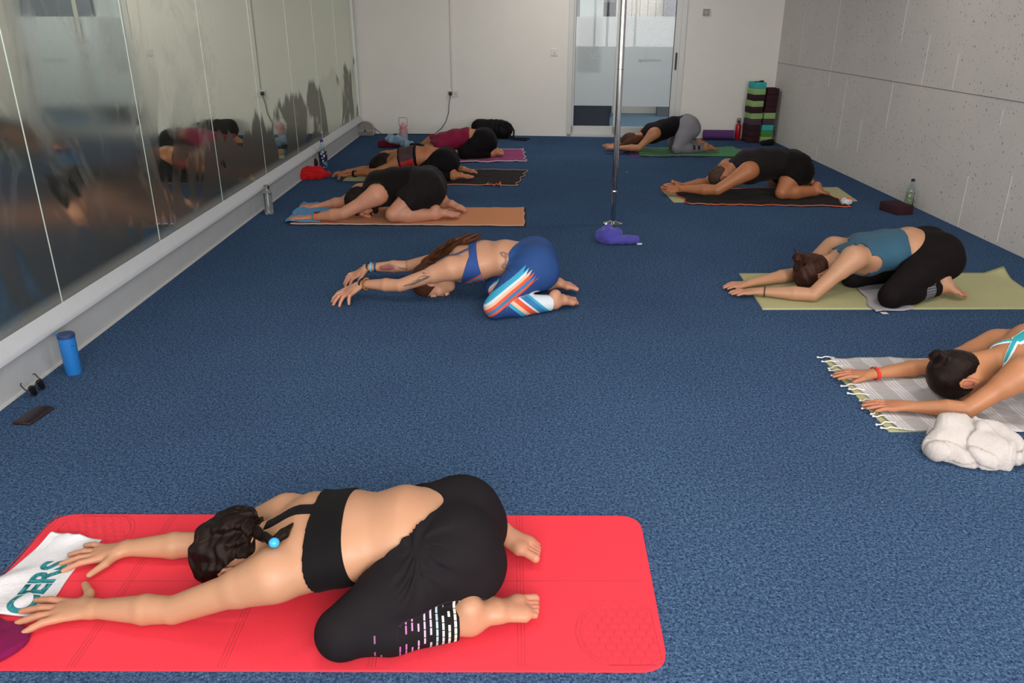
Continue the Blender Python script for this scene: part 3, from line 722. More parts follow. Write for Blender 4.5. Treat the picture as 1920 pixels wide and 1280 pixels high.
def wavy(s, n=9, amp=.004, fr=60, seed=0):
    rs = np.random.RandomState(seed); ph = rs.rand(6) * 6
    def f(P):
        r = P - s.C; A = getattr(s, 'hax', s.U); a = nrm(np.cross(A, s.Lh)); b = np.cross(A, a); th = np.arctan2(r @ b, r @ a); h = r @ A
        return amp * np.sin(n * th + 1.6 * np.sin(h * fr + ph[0]) + ph[1]) + amp * .4 * np.sin(2.7 * n * th + h * fr * 1.7 + ph[2])
    return f
def lump(amp, k, seed=0):
    rs = np.random.RandomState(seed); ks = [nrm(rs.randn(3)) * k * (1 + .6 * i) for i in range(4)]; ph = rs.rand(4) * 6
    def f(P):
        w = sum(np.sin(P @ q + p) for q, p in zip(ks, ph)); return amp * (np.abs(np.sin(w * 1.3 + P @ ks[0])) - .5)
    return f
def legwear(s, name, mat, waist, curve=0.0, ankle=None, thigh=None, t=.006, attrs=None, folds=None, label=None, k=.05):
    """leggings (cut at an ankle fraction of the shin) or shorts (cut at a thigh fraction)"""
    g = s.grid; h = g.h
    def cutfield(d, fn):
        m = d < 6 * h; P = g.lo + h * np.argwhere(m); d[m] = np.maximum(d[m], fn(P)); return d
    def wfn(P):
        sc, l, n = s.spine(P); return sc - (waist + curve * np.minimum((l / .13) ** 2, 1.3))
    d = cutfield(g.field(s.torso[:2]) - t, wfn)
    n = len(s.legs) // 2
    for q in range(2):
        pr = s.legs[q * n:(q + 1) * n]; sd = 'LR'[q] if 'L' in s.order[0] else 'RL'[q]
        hp, kn, an = s.joint['hip' + sd], s.joint['kn' + sd], s.joint['an' + sd]
        d2 = g.field([pr[0]]) - t; d = smin(d, cutfield(d2, wfn), k)
        d3 = g.field(pr[1:3]) - t
        if thigh is not None:
            T = nrm(kn - hp); d3 = cutfield(d3, lambda P: (P - hp) @ T - np.linalg.norm(kn - hp) * thigh)
            d3 = smin(d3, np.maximum(d3 + .012, 1.0), 0)
        d = smin(d, cutfield(d3, lambda P: smin(smin(wfn(P), s.spine(P)[2] + .035, .05), .17 - np.linalg.norm(P - hp, axis=-1), .05)), k)
        if ankle is not None:
            T = nrm(an - kn); d4 = g.field(pr[3:]) - t
            d4 = cutfield(d4, lambda P: (P - kn) @ T - np.linalg.norm(an - kn) * ankle); d = smin(d, d4, .012)
    if folds is not None:
        m = np.abs(d) < 5 * h; P = g.lo + h * np.argwhere(m); d[m] += folds(P)
    v, f = surface_nets(g, d); v = smooth_mesh(v, f, 9); v[:, 2] = np.maximum(v[:, 2], s.gz + .0004)
    o = make(name, v, f, mat, s.obj, s.origin, True, None, attrs(v) if attrs else None); s.flipcheck(o)
    if label: o['label'] = label
    return o
Body.legwear = legwear
def ring_band(s, A, B, t, w, r, n=40, squash=1.0):
    """a closed band around segment A->B at fraction t"""
    A = np.asarray(A, float); B = np.asarray(B, float); T = nrm(B - A); c = A + (B - A) * t
    u = nrm(np.cross(T, (0, 0, 1))); v_ = np.cross(T, u)
    return [c + r * (math.cos(a) * u + squash * math.sin(a) * v_) for a in np.linspace(0, 2 * math.pi, n, endpoint=False)], T
def band(s, name, mat, seg, t, w, r, squash=.8, label=None, thick=.0025):
    A, B = seg; ringp, T = ring_band(s, A, B, t, w, r, 36, squash)
    m = MB(); n = len(ringp); c = np.mean(ringp, 0); vs = []; fs = []
    for p in ringp:
        o = nrm(p - c)
        for (a, b) in ((-w, 0), (w, 0), (w, thick), (-w, thick)): vs.append(p + T * a + o * b)
    for i in range(n):
        j = (i + 1) % n
        for k in range(4): l = (k + 1) % 4; fs.append((i * 4 + k, i * 4 + l, j * 4 + l, j * 4 + k))
    m.add(vs, fs); o = m.build(name, mat, s.obj, s.origin, True)
    if label: o['label'] = label
    return o
# ------------------------------------------------------------------ the nine people
WF = [(.150, .105), (.122, .088), (.140, .095), (.155, .098), (.085, .062)]   # half widths/depths, pelvis to neck base
WM = [(.155, .115), (.145, .105), (.165, .115), (.185, .120), (.095, .072)]
SK_FAIR = skin_mat('skin_fair', '#b58a6c', '#bd7560')
blk = fabric('black_jersey', '#0e0b0d', 700, 0.12, 0.05, 0.8)
def pv(*a): return [V(*q) for q in a]
def lim(q, lo, hi):
    if len(q) == 4: return np.array(q[:3], float)
    p = V(*q); z = min(max(p[2], lo), hi)
    if abs(z - p[2]) < 1e-6: return p
    if q[2] < 6: return G(q[0], q[1], z)
    return np.array([p[0], p[1], z])
def pa(g, sh, el, wr, tip): return [V(*sh), lim(el, g + .038, .2), lim(wr, g + .026, .2), lim(tip, g + .012, .12)]
def pl(g, kn, an, to): return [lim(kn, g + .058, g + .066), lim(an, g + .044, g + .062), lim(to, g + .022, g + .03)]
def dashes():
    """black calf fabric with rows of pale and pink dashes; rows run round the shin"""
    t = NT('dash_pattern_jersey'); v = t.sep(t.attr('sh', 'Vector')); u, w = v.outputs[0], v.outputs[1]
    row = t.math('MULTIPLY', u, 21.0); fr = t.math('FRACT', row); rid = t.math('FLOOR', row)
    wn = t.n('TexWhiteNoise', noise_dimensions='1D'); t.l(rid, wn.inputs['W'])
    line = t.math('LESS_THAN', fr, t.math('ADD', 0.26, t.math('MULTIPLY', t.math('MAXIMUM', t.math('SUBTRACT', u, .55), 0), .5)))
    seg = t.math('ADD', t.math('MULTIPLY', w, 5.0), t.math('MULTIPLY', wn.outputs[0], 7.0))
    cm = t.n('CombineXYZ'); t.l(rid, cm.inputs[0]); t.l(t.math('FLOOR', t.math('MULTIPLY', seg, 1.7)), cm.inputs[1])
    w2 = t.n('TexWhiteNoise', noise_dimensions='2D'); t.l(cm.outputs[0], w2.inputs['Vector'])
    on = t.math('LESS_THAN', w2.outputs[0], t.math('ADD', .12, t.math('MULTIPLY', u, 1.0)))
    gap = t.math('GREATER_THAN', t.math('FRACT', t.math('MULTIPLY', seg, 1.7)), .12)
    msk = t.math('MULTIPLY', t.math('MULTIPLY', line, on), gap)
    lo = t.math('MULTIPLY', t.math('GREATER_THAN', u, .16), t.math('LESS_THAN', u, .97)); msk = t.math('MULTIPLY', msk, lo)
    col = t.ramp(u, [(0.2, srgb('#855a7c')), (0.45, srgb('#b0559a')), (0.62, srgb('#c9a3bd')), (0.72, srgb('#9fb2bd')), (0.86, srgb('#d8d2bd')), (1.0, srgb('#c4cdd6'))])
    t.set(Base_Color=t.mix(msk, srgb('#191518'), col), Roughness=.8, Specular_IOR_Level=.12); t.bump(t.noise(700, 2), .15, .002); return t.m
def shin_attr(s, side):
    def f(v):
        kn, an = s.joint['kn' + side], s.joint['an' + side]; T = nrm(an - kn); L = np.linalg.norm(an - kn)
        r = v - kn; u = r @ T / L; a = nrm(np.cross(T, (0, 0, 1))); b = np.cross(T, a); ang = np.arctan2(r @ b, r @ a) / math.pi
        ds, _ = seg_dist(v, kn, an); dt, _ = seg_dist(v, s.joint['hip' + side], kn)
        u = np.where((ds < .068 * s.S) & (ds * 1.35 < dt + .012), u, -1)
        return {'sh': np.stack([u, ang, np.zeros_like(u)], 1)}
    return f

SK_TAN = skin_mat('skin_tan', '#b07a55', '#b36d5a'); SK_WARM = skin_mat('skin_warm', '#a66c47', '#a8664f'); SK_PALE = skin_mat('skin_pale', '#c08a70', '#bf7a66')
SK_INK = skin_mat('skin_tattooed', '#bf9074', '#c07a66')
def toprange(s, lo, hi): return lambda P: (lambda q: np.maximum(lo - q[0], q[0] - hi))(s.spine(P))
def armholes(s, P, c, r, back=0.0):
    for q in 'LR':
        sh, el = s.joint['sh' + q], s.joint['el' + q]
        d, _ = seg_dist(P, sh + (s.st[3] - sh) * back, el); c = np.maximum(c, r - d)
    return c
def tank(s, hem, top=None, r=.078, back=0.0, curve=0.0, neck=0.0):
    def f(P):
        sc, l, n = s.spine(P); c = np.maximum(hem + curve * np.clip((l / .14) ** 2, 0, 1.3) - sc, sc - (s.cum[4] - .005 if top is None else top))
        return armholes(s, P, c, r, back)
    return f
def racer(s, lo, w0=.055, R=.10, fork=None, eo=.01, sw=.019, top=-.005, hc=.02):
    """cropped top: round armholes leave a strap of half width w0 along the spine, forking to both shoulders"""
    def f(P):
        sc, l, n = s.spine(P); a = np.abs(l); c = np.maximum(lo - sc, sc - s.cum[4] - top); e = s.cum[3] + eo; h0 = s.cum[3] + hc
        hole = np.maximum(R - np.sqrt((sc - h0) ** 2 + n ** 2), sc - h0)
        c = np.maximum(c, smin(hole, a - w0, .03))
        if fork: c = np.where((sc > e) & (n > -.02), np.maximum(np.maximum(lo - sc, sc - s.cum[4] - top), np.abs(a - (sc - e) * fork) - sw), c)
        return c
    return f
def crease(pt, n=13, amp=.0028, r0=.02, r1=.14, seed=0, a0=0, lat=(0, 1, 0)):
    pt = np.asarray(pt, float)
    def f(P):
        r = P - pt; rr = np.linalg.norm(r, axis=-1); th = np.arctan2(r[..., 2], r[..., 0])
        w = np.clip((rr - r0) / .02, 0, 1) * np.clip((r1 - rr) / .08, 0, 1)
        return amp * w * np.sin(n * th + 6 * rr / r1 + a0) * (.6 + .4 * np.sin(3 * th + seed))
    return f
def add2(*fs): return lambda P: sum(f(P) for f in fs)
# ---- 1: woman on the red mat, nearest the camera
Y0 = 1.83
p1 = Body('person', 'woman bent forward on the red mat, black bra top, black leggings with dashed calf', None,
    .0036, 1.0, False, .006,
    st=pv((859, 1001, Y0), (757, 984, Y0), (655, 1004, Y0), (575, 1018, Y0), (522, 1024, Y0)), wid=WF,
    head=dict(C=V(457, 1045, 1.83), U=(-1, 0, -.28), F=(.28, .0, -1), s=1.12),
    arms={'L': dict(p=pa(.006, (512, 1080, 1.66), (326, 1143, 1.665), (176, 1141, 1.70), (36, 1151, 1.70)), spread=1.5, thumb=75),
          'R': dict(p=pa(.006, (540, 968, 1.98), (375, 1020, 1.965), (238, 1027, 1.965), (118, 1050, 1.95)), spread=1.5, thumb=62)},
    legs={'L': dict(p=pl(.006, (642, 1186, 1.60), (882, 1164, 1.66), (1010, 1138, 1.74))),
          'R': dict(p=pl(.006, (640, 1040, 2.05), (895, 985, 2.05), (1012, 1040, 1.975)))},
    skin=SK_FAIR, thick=1.06)
c = p1.cum
p1.legwear('leggings', dashes(), c[0] + .055, .075, ankle=.90, attrs=shin_attr(p1, 'L'), label='black leggings with pink and pale dashed calf',
    folds=add2(crease(V(782, 1020, 1.68), 15, .0035, .02, .17, 1), crease(V(782, 1050, 1.66), 9, .003, .03, .2, 2)))
def bra1(P):
    sc, l, n = p1.spine(P); a = np.abs(l)
    bd = np.maximum(c[2] - .022 - .0 * a - sc, sc - (c[2] + .075)); st_ = np.maximum(np.maximum(a - .021, -n), np.maximum(c[2] + .05 - sc, sc - (c[4] + .02)))
    return np.minimum(bd, st_)
p1.garment('bra_top', blk, p1.dTop, .0055, bra1)
HB = hair_mat('dark_brown_hair', '#080505', '#1c100d'); 
br = [p1.onsurf(x, y, .010) for x, y in ((455, 985), (475, 994), (495, 1006), (509, 1014))]
ex = []
for g in (1, -1):
    for i in range(9):
        a = i / 8; ex.append(Ell(p1.P(.034 * g * (1 - .5 * a) , .085 - .14 * a, -.055 - .058 * math.sin(a * 2.2)), p1.Lh, p1.U, .024, .016, .015, .006))
ex += [Prim(br[i], br[i + 1], .021 - .003 * i, .018 - .003 * i, None, .008) for i in range(3)]
p1.hair(HB, .016, .05, wavy(p1, 9, .0055, 75, 3), ex, axis=(.35, .1, .7), ear=.040)
p1.implicit('hair_tie', plain('bead_blue', '#35a3dd', .3), [Ell(p1.onsurf(514, 1017, .012), (1, 0, 0), (0, 0, 1), .014, .014, .013, .004)], .003)
p1.implicit('hair_tail', HB, [Prim(p1.onsurf(516, 1012, .012), p1.onsurf(532, 1000, .012), .012, .014, None, .005), Prim(p1.onsurf(532, 1000, .012), p1.onsurf(549, 981, .008), .014, .003, None, .005)], .003)
# ---- 2: tattooed woman without a mat
def ink2(s, v):
    ink = np.zeros(len(v)); rose = np.zeros(len(v))
    def stroke(pts, w, arr=ink, val=.85):
        for a, b in zip(pts[:-1], pts[1:]):
            q, _ = seg_dist(v, a, b); np.maximum(arr, np.clip((w - q) / .0025 + .5, 0, 1) * val, out=arr)
    sh, el = s.joint['shL'], s.joint['elL']; wr = s.joint['wrL']; A = nrm(el - sh); n_ = nrm(np.cross(A, (0, 0, 1))); n_ = n_ if n_[1] < 0 else -n_; up = nrm(np.cross(n_, A)); up = up if up[2] > 0 else -up
    R = .043; L = np.linalg.norm(el - sh); S_ = lambda t, u: sh + A * L * t + (n_ * math.cos(u) + up * math.sin(u)) * R
    stroke([S_(.22, .9), S_(.30, .5), S_(.24, .2), S_(.16, .0), S_(.2, .35)], .004); stroke([S_(.2, .25), S_(.32, .2), S_(.45, .1), S_(.6, -.05), S_(.75, -.1), S_(.9, -.05)], .007)
    stroke([S_(.40, .15), S_(.47, .42), S_(.56, .48), S_(.62, .2), S_(.54, -.02), S_(.44, .0), S_(.40, .15)], .003); stroke([S_(.02, .9), S_(.12, .75), S_(.2, .95)], .003); stroke([S_(.32, .3), S_(.42, .55), S_(.5, .9)], .003); stroke([S_(.55, .1), S_(.7, .25), S_(.82, .2), S_(.93, .3)], .004); stroke([S_(.62, -.15), S_(.78, -.35), S_(.9, -.5)], .005)
    sh, el, wr = s.joint['shR'], s.joint['elR'], s.joint['wrR']; A = nrm(wr - el); n_ = nrm(np.cross(A, (0, 0, 1))); n_ = n_ if n_[1] < 0 else -n_; up = nrm(np.cross(n_, A)); up = up if up[2] > 0 else -up
    L = np.linalg.norm(wr - el); W_ = lambda t, u: el + A * L * t + (n_ * math.cos(u) + up * math.sin(u)) * .036
    stroke([W_(.35, .2), W_(.62, .15)], .015, rose, .85); stroke([W_(.3, .75), W_(.66, .7), W_(.72, .2), W_(.6, -.3), W_(.3, -.3), W_(.28, .3)], .003)
    stroke([W_(.3, .5), W_(.15, .0), W_(.02, -.2)], .003); stroke([W_(.02, 1.2), W_(.0, .4), W_(.02, -.4)], .006, ink, .5); stroke([W_(.8, .3), W_(.9, .1)], .005)
    F = lambda x, y: V(x, y, 4.16)
    P_ = [(944, 477), (950, 484), (946, 492), (940, 482), (944, 477)]
    for pl in ([(938, 474), (943, 480), (950, 483), (951, 476), (944, 473), (938, 474)], [(951, 488), (946, 492), (943, 497), (950, 497), (954, 491)], [(941, 499), (945, 503), (952, 502)], [(947, 478), (949, 500)]):
        pts = [F(*q) for q in pl]
        for a, b in zip(pts[:-1], pts[1:]):
            m = np.abs(v[:, 1] - 4.16) < .09; d = nrm(_ray(945, 488)); 
            ra = v - a; ra = ra - (ra @ d)[:, None] * d; ab = b - a; ab = ab - (ab @ d) * d; t = np.clip(ra @ ab / (ab @ ab + 1e-9), 0, 1); q = np.linalg.norm(ra - t[:, None] * ab, axis=1)
            np.maximum(ink, np.clip((.0045 - q) / .004 + .5, 0, 1) * .7 * m * (v[:, 1] < 4.34), out=ink)
    return ink, rose
def stripe_mat():
    t = NT('striped_blue_legging'); v = t.sep(t.attr('st', 'Vector')); u, w, fl = v.outputs[0], v.outputs[1], v.outputs[2]
    B = srgb('#28477d'); T_ = srgb('#3f9cc0'); Cn = srgb('#e2b498'); R_ = srgb('#d5563c'); LB = srgb('#3878a8'); Wt = srgb('#ccd6dc')
    th = t.ramp(t.math('ADD', t.math('MULTIPLY', w, .5), .5), [(0.0, B), (.30, R_), (.37, LB), (.45, R_), (.53, Cn), (.60, Wt), (.66, T_), (.78, B)], 'CONSTANT')
    jag = t.math('LESS_THAN', u, t.math('ADD', .62, t.math('MULTIPLY', t.math('FRACT', t.math('MULTIPLY', w, 5.3)), .14)))
    th = t.mix(jag, B, th)
    cf = t.ramp(t.math('ADD', u, t.math('MULTIPLY', w, .22)), [(0.0, B), (.22, T_), (.31, Cn), (.40, R_), (.52, Wt), (.57, LB), (.70, T_), (.76, Wt)], 'CONSTANT')
    c = t.mix(t.math('GREATER_THAN', fl, .5), th, cf)
    c = t.mix(t.math('LESS_THAN', fl, -.5), c, B)
    t.set(Base_Color=c, Roughness=.65); t.b.inputs['Specular IOR Level'].default_value = .15; t.bump(t.noise(500, 2), .1, .002); return t.m
def stripe_attr(s):
    def f(v):
        out = np.zeros((len(v), 3)); hp, kn, an = s.joint['hipL'], s.joint['knL'], s.joint['anL']
        dt, tt = seg_dist(v, hp, kn); ds, ts = seg_dist(v, kn, an)
        T = nrm(kn - hp); N = nrm(np.cross(T, s.lat)); N = N if N[2] > 0 else -N
        L = np.linalg.norm(kn - hp); u = 1 - ((v - hp) @ T) / L; w = ((v - hp) @ N) / .1 - (1 - u) * .2
        out[:, 0] = u; out[:, 1] = w; out[:, 2] = 0
        T2 = nrm(an - kn); calf = (ds * 1.25 < dt + .004) & ((v - kn) @ T2 > .02) & (ds < .072); out[calf, 0] = ((v - kn) @ T2 / np.linalg.norm(an - kn))[calf]
        N2 = nrm(np.cross(T2, s.lat)); N2 = N2 if N2[2] > 0 else -N2; out[calf, 1] = ((v - kn) @ N2 / .06)[calf]; out[calf, 2] = 1
        far = ((v - s.st[0]) @ s.lat < .0); out[far & ~calf, 2] = -1
        return {'st': out}
    return f
Y0 = 4.30
p2 = Body('person', 'tattooed woman folded forward directly on the carpet in blue striped leggings', None,
    .004, 1.0, False, 0,
    st=pv((1003, 489, Y0), (945, 483, 4.32), (905, 487, 4.36), (873, 492, 4.4), (848, 503, 4.42)), wid=WF,
    head=dict(C=V(810, 529, 4.42), U=(-1, 0, -.35), F=(-.30, -.22, -1), s=1.02, ink=ink2),
    arms={'L': dict(p=pa(0, (846, 503, 4.22), (750, 535, 4.24), (678, 532, 4.33), (624, 570, 4.22)), spread=1.7, thumb=40, curl=.5),
          'R': dict(p=pa(0, (850, 480, 4.56), (765, 499, 4.66), (687, 501, 4.66), (643, 533, 4.56)), spread=1.2, thumb=40, curl=.4)},
    legs={'L': dict(p=pl(0, (930, 575, 4.01), (1040, 567, 4.12), (1082, 566, 4.22))),
          'R': dict(p=pl(0, (930, 540, 4.50), (1030, 532, 4.46), (1082, 541, 4.42)))},
    skin=SK_INK, latdir=(.0, -1, 0), thick=1.02)
c = p2.cum
p2.legwear('leggings', stripe_mat(), c[0] + .095, .04, ankle=.94, attrs=stripe_attr(p2), folds=crease(V(945, 500, 4.17), 13, .003, .02, .17, 1), label='blue leggings with orange, cream and teal stripes')
t = NT('blue_striped_top'); n_ = t.attr('rg')
t.set(Base_Color=t.ramp(t.math('ADD', t.math('MULTIPLY', n_, 5.0), .5), [(0, srgb('#cf5138')), (.07, srgb('#3a8fb5')), (.14, srgb('#cf5138')), (.21, srgb('#3a8fb5')), (.28, srgb('#cf5138')), (.34, srgb('#2d4a86'))], 'CONSTANT'), Roughness=.7); t.b.inputs['Specular IOR Level'].default_value = .15; TOP2 = t.m
def nattr(s, k=.0): return lambda v: (lambda q: {'rg': q[2] + k * (q[0] - s.cum[2])})(s.spine(v))
def bra2(P):
    sc, l, n = p2.spine(P); return np.maximum(c[2] + .005 - sc, sc - (c[2] + .045 + .13 * np.clip((.07 - n) / .17, 0, 1)))
p2.garment('bra_top', TOP2, p2.dTop, .006, bra2, attrs=nattr(p2, .35))
def strap2(P):
    sc, l, n = p2.spine(P); return np.maximum(np.maximum(np.abs(np.abs(l) - .05 - (sc - c[2]) * .35) - .006, -n), np.maximum(c[2] + .03 - sc, sc - c[4]))
p2.garment('shoulder_strap', plain('strap_navy', '#252c48', .6), p2.dTop, .007, lambda P: np.maximum(strap2(P), -p2.spine(P)[1]))
HR = hair_mat('long_brown_hair', '#1a0f0b', '#5f3823', .45)
hs_ = [V(786, 520, 4.45), V(805, 492, 4.46), V(835, 470, 4.43), V(865, 452, 4.40), V(893, 440, 4.40)]
ex = []
rs = np.random.RandomState(4)
for j in range(11):
    o = rs.randn(3) * (.022, .03, .012); e = rs.randn(3) * (.04, .05, .012); n = len(hs_)
    for i in range(n - 1 - (j % 3 == 2)):
        k0, k1 = i / n, (i + 1) / n; ex.append(Prim(hs_[i] + o * (1 - k0) + e * k0, hs_[i + 1] + o * (1 - k1) + e * k1, .017 * (1 - .45 * k0), .017 * (1 - .5 * k1) * (.4 if i == n - 2 else 1), None, .012))
ex.append(Prim(p2.P(.03, .03, -.05), V(788, 522, 4.44), .05, .035, None, .03))
p2.hair(HR, .012, .035, None, ex, axis=(-.6, 0, .4), nape=-.05)
BD1 = plain('bead_brown', '#4a3020', .4); 
band(p2, 'bracelet', plain('cord_black', '#17171a', .6), (p2.joint['wrL'], p2.joint['elL']), .02, .006, .036, .8)
o = MB(); rp, T_ = ring_band(p2, p2.joint['wrL'], p2.joint['elL'], .12, 0, .037, 16, .85)
for i, q in enumerate(rp): o.lathe([(.0, -.007), (.006, -.004), (.0075, 0), (.006, .004), (.0, .007)], tuple(q), 8)
o.build('bead_bracelet', plain('bead_bronze', '#9a6a38', .25, .5), p2.obj, p2.origin, True)
for i, (f_, cl) in enumerate(((.03, '#17171a'), (.12, '#5fb0cf'), (.22, '#2a3f63'))): band(p2, 'bracelet', plain('cord_' + cl[1:], cl, .5), (p2.joint['wrR'], p2.joint['elR']), f_, .006, .034, .8)
m = MB(); e = p2.P(.0, -.02, .04); q = V(844, 533, 4.30); m.tube([q, q + np.array([0, 0, -.022])], .003, 6); m.build('earring', plain('earring_gold', '#b59a66', .4), p2.obj, p2.origin, True)
# ---- 3: woman in teal cropped top on the olive mat
Y0 = 4.52
TEAL = fabric('teal_jersey', '#36596e', 600, .15, .1, .6); MAROONBLK = fabric('black_brown_jersey', '#140e0f', 600, .1, .1, .6)
p3 = Body('person', 'woman in teal cropped top bent over the olive mat with crumpled grey towel', None,
    .0055, 1.06, False, .010,
    st=pv((1748, 470, Y0), (1705, 459, Y0), (1662, 468, Y0), (1618, 478, Y0), (1576, 488, Y0)), wid=WF,
    head=dict(C=V(1530, 514, 4.50), U=(-1, 0, -.45), F=(.45, -.0, -1), s=1.0),
    arms={'L': dict(p=pa(.010, (1600, 484, 4.33), (1524, 552, 4.27), (1426, 546, 4.37), (1372, 549, 4.40)), spread=.5, thumb=20),
          'R': dict(p=pa(.010, (1562, 465, 4.72), (1496, 512, 4.72), (1408, 530, 4.56), (1360, 537, 4.56)), spread=.5, thumb=20)},
    legs={'L': dict(p=pl(.010, (1672, 555, 4.22), (1766, 538, 4.34), (1810, 556, 4.32))),
          'R': dict(p=pl(.010, (1600, 518, 4.86), (1740, 500, 4.75), (1775, 520, 4.68)))},
    skin=SK_FAIR, thick=1.05)
c = p3.cum
def band_cloth(nm, dark, light, u0, u1):
    t = NT(nm); v = t.sep(t.attr('sh', 'Vector')); u = v.outputs[0]; w = v.outputs[1]
    m_ = t.math('MULTIPLY', t.math('GREATER_THAN', u, u0), t.math('LESS_THAN', u, u1)); d_ = t.math('GREATER_THAN', t.math('FRACT', t.math('MULTIPLY', w, 12)), .45); r_ = t.math('GREATER_THAN', t.math('FRACT', t.math('MULTIPLY', u, 26)), .4)
    t.set(Base_Color=t.mix(t.math('MULTIPLY', m_, t.math('MAXIMUM', t.math('MULTIPLY', d_, r_), .25)), srgb(dark), srgb(light)), Roughness=.8, Specular_IOR_Level=.12); t.bump(t.noise(600, 2), .1, .002); return t.m
p3.legwear('leggings', band_cloth('banded_black_legging', '#140e0f', '#8d8b96', .50, .72), c[0] + .10, .03, ankle=.88, attrs=shin_attr(p3, 'L'), folds=crease(V(1712, 480, 4.36), 11, .003, .02, .18, 1), label='black leggings with a grey stitched band on the calf')
p3.garment('crop_top', TEAL, p3.dTop, .006, racer(p3, c[1] + .055, .066, .062, .45, .06, .030, .02, .03))
H3 = hair_mat('chestnut_hair', '#1a0e0e', '#47281f')
ex = [Prim(p3.P(0, .02, -.1), p3.P(-.03, .06, -.13), .035, .028, None, .02)]
for j in range(7): a = rs.rand(3); ex.append(Prim(p3.P(-.04 + .02 * j / 2, .05, -.09), p3.P(-.09 + .03 * j, .02 + .08 * a[0], -.11 - .06 * a[1]), .011, .004, None, .006))
p3.hair(H3, .016, .05, wavy(p3, 7, .003, 50, 1), ex, axis=(.2, .3, .8))
band(p3, 'wristband', plain('cord_black', '#17171a', .6), (p3.joint['wrL'], p3.joint['elL']), .08, .003, .034, .8)
# ---- 4: woman in turquoise top at the right edge
Y0 = 3.03
p4 = Body('person', 'woman with a dark bun and turquoise racerback top, at the right picture edge', None,
    .005, 1.0, False, .012,
    st=pv((2155, 655, Y0), (2080, 642, Y0), (2010, 648, Y0), (1945, 662, Y0), (1885, 676, Y0)), wid=WF,
    head=dict(C=V(1797, 706, 3.0), U=(-1, .1, -.42), F=(.42, -.0, -1), s=1.06),
    arms={'L': dict(p=pa(.012, (1918, 700, 2.83), (1812, 768, 2.845), (1709, 762, 2.90), (1620, 761, 2.93)), spread=.45, thumb=18),
          'R': dict(p=pa(.012, (1868, 645, 3.22), (1745, 686, 3.25), (1639, 700, 3.215), (1563, 703, 3.23)), spread=.6, thumb=35)},
    legs={'L': dict(p=pl(.012, (2.33, 2.77, .068, 0), (2.70, 2.85, .058, 0), (2.88, 2.93, .032, 0))),
          'R': dict(p=pl(.012, (2.33, 3.29, .068, 0), (2.70, 3.21, .058, 0), (2.88, 3.13, .032, 0)))},
    skin=SK_TAN)
c = p4.cum
p4.legwear('leggings', MAROONBLK, c[0] + .09, .03, ankle=.9)
rf = racer(p4, c[1] + .06, .034, .125, 1.0, .085, .020, .085, .02)
TQ = NT('turquoise_trimmed_jersey'); TQ.set(Base_Color=TQ.mix(TQ.math('GREATER_THAN', TQ.attr('rg'), -.0085), srgb('#2fa3ae'), srgb('#cfdcde')), Roughness=.7); TQ.b.inputs['Specular IOR Level'].default_value = .2; TQ.bump(TQ.noise(600, 2), .12, .002)
p4.garment('racerback_top', TQ.m, p4.dTop, .0055, rf, attrs=lambda v: {'rg': rf(v)}, label='turquoise racerback top edged in white')
H4 = hair_mat('black_brown_hair', '#080505', '#1c1211', .26)
p4.hax = None
ex = [Ell(p4.P(0, .058, -.112), p4.Lh, p4.U, .036, .03, .034, .012), Prim(p4.P(-.02, .05, -.10), p4.P(.02, .07, -.135), .02, .02, None, .01)]
def bunswirl(P):
    b = p4.P(0, .058, -.112); ax = nrm(p4.P(0, .058, -.112) - p4.P(0, .02, -.05)); r = P - b; h_ = r @ ax; rr = r - h_[..., None] * ax; q = np.linalg.norm(rr, axis=-1); a = nrm(np.cross(ax, p4.Lh)); th = np.arctan2(rr @ np.cross(ax, a), rr @ a)
    return np.where(np.linalg.norm(r, axis=-1) < .05, .003 * np.sin(3 * th + 160 * q), .0007 * np.sin(40 * th))
p4.hair(H4, .010, .045, bunswirl, ex, axis=(p4.P(0, .058, -.112) - p4.C))
band(p4, 'wristband', plain('band_red', '#cc2a24', .45), (p4.joint['wrR'], p4.joint['elR']), .02, .007, .033, .8, 'red wristband')
# ---- 5: man in dark tank top, right
Y0 = 7.25
DK = fabric('dark_tank_cloth', '#181314', 500, .2, .1, .8); DKS = fabric('black_shorts_cloth', '#0d0908', 500, .2, .1, .8)
p5 = Body('person', 'man with shaved head in dark tank top and shorts on the black towel', None,
    .007, 1.1, True, .014,
    st=pv((1488, 312, Y0), (1452, 306, Y0), (1428, 308, Y0), (1400, 314, Y0), (1376, 322, Y0)), wid=WM,
    head=dict(C=V(1353, 333, 7.22), U=(-1, 0, -.6), F=(.6, -.0, -1), s=.96),
    arms={'L': dict(p=pa(.014, (1402, 321, 7.02), (1345, 356, 6.98), (1278, 354, 7.14), (1243, 355, 7.20)), spread=.2, thumb=55, N=(.1, -.8, .5)),
          'R': dict(p=pa(.014, (1364, 314, 7.46), (1326, 343, 7.42), (1280, 349, 7.28), (1241, 352, 7.23)), spread=.2, thumb=30, N=(.1, .8, .5))},
    legs={'L': dict(p=pl(.014, (1466, 364, 7.02), (1529, 358, 7.10), (1552, 364, 7.06))),
          'R': dict(p=pl(.014, (1450, 345, 7.6), (1512, 338, 7.5), (1536, 345, 7.45)))},
    skin=SK_WARM)
c = p5.cum
p5.legwear('shorts', DKS, c[0] + .10, .02, thigh=.60, t=.016, folds=lump(.005, 16, 2))
p5.garment('tank_top', DK, p5.dTop, .011, tank(p5, c[0] + .03, r=.102, back=.0), folds=lump(.003, 11, 3))
p5.hair(hair_mat('cropped_hair', '#2a211e', '#5a453a', .7), .002, .03, None, ())
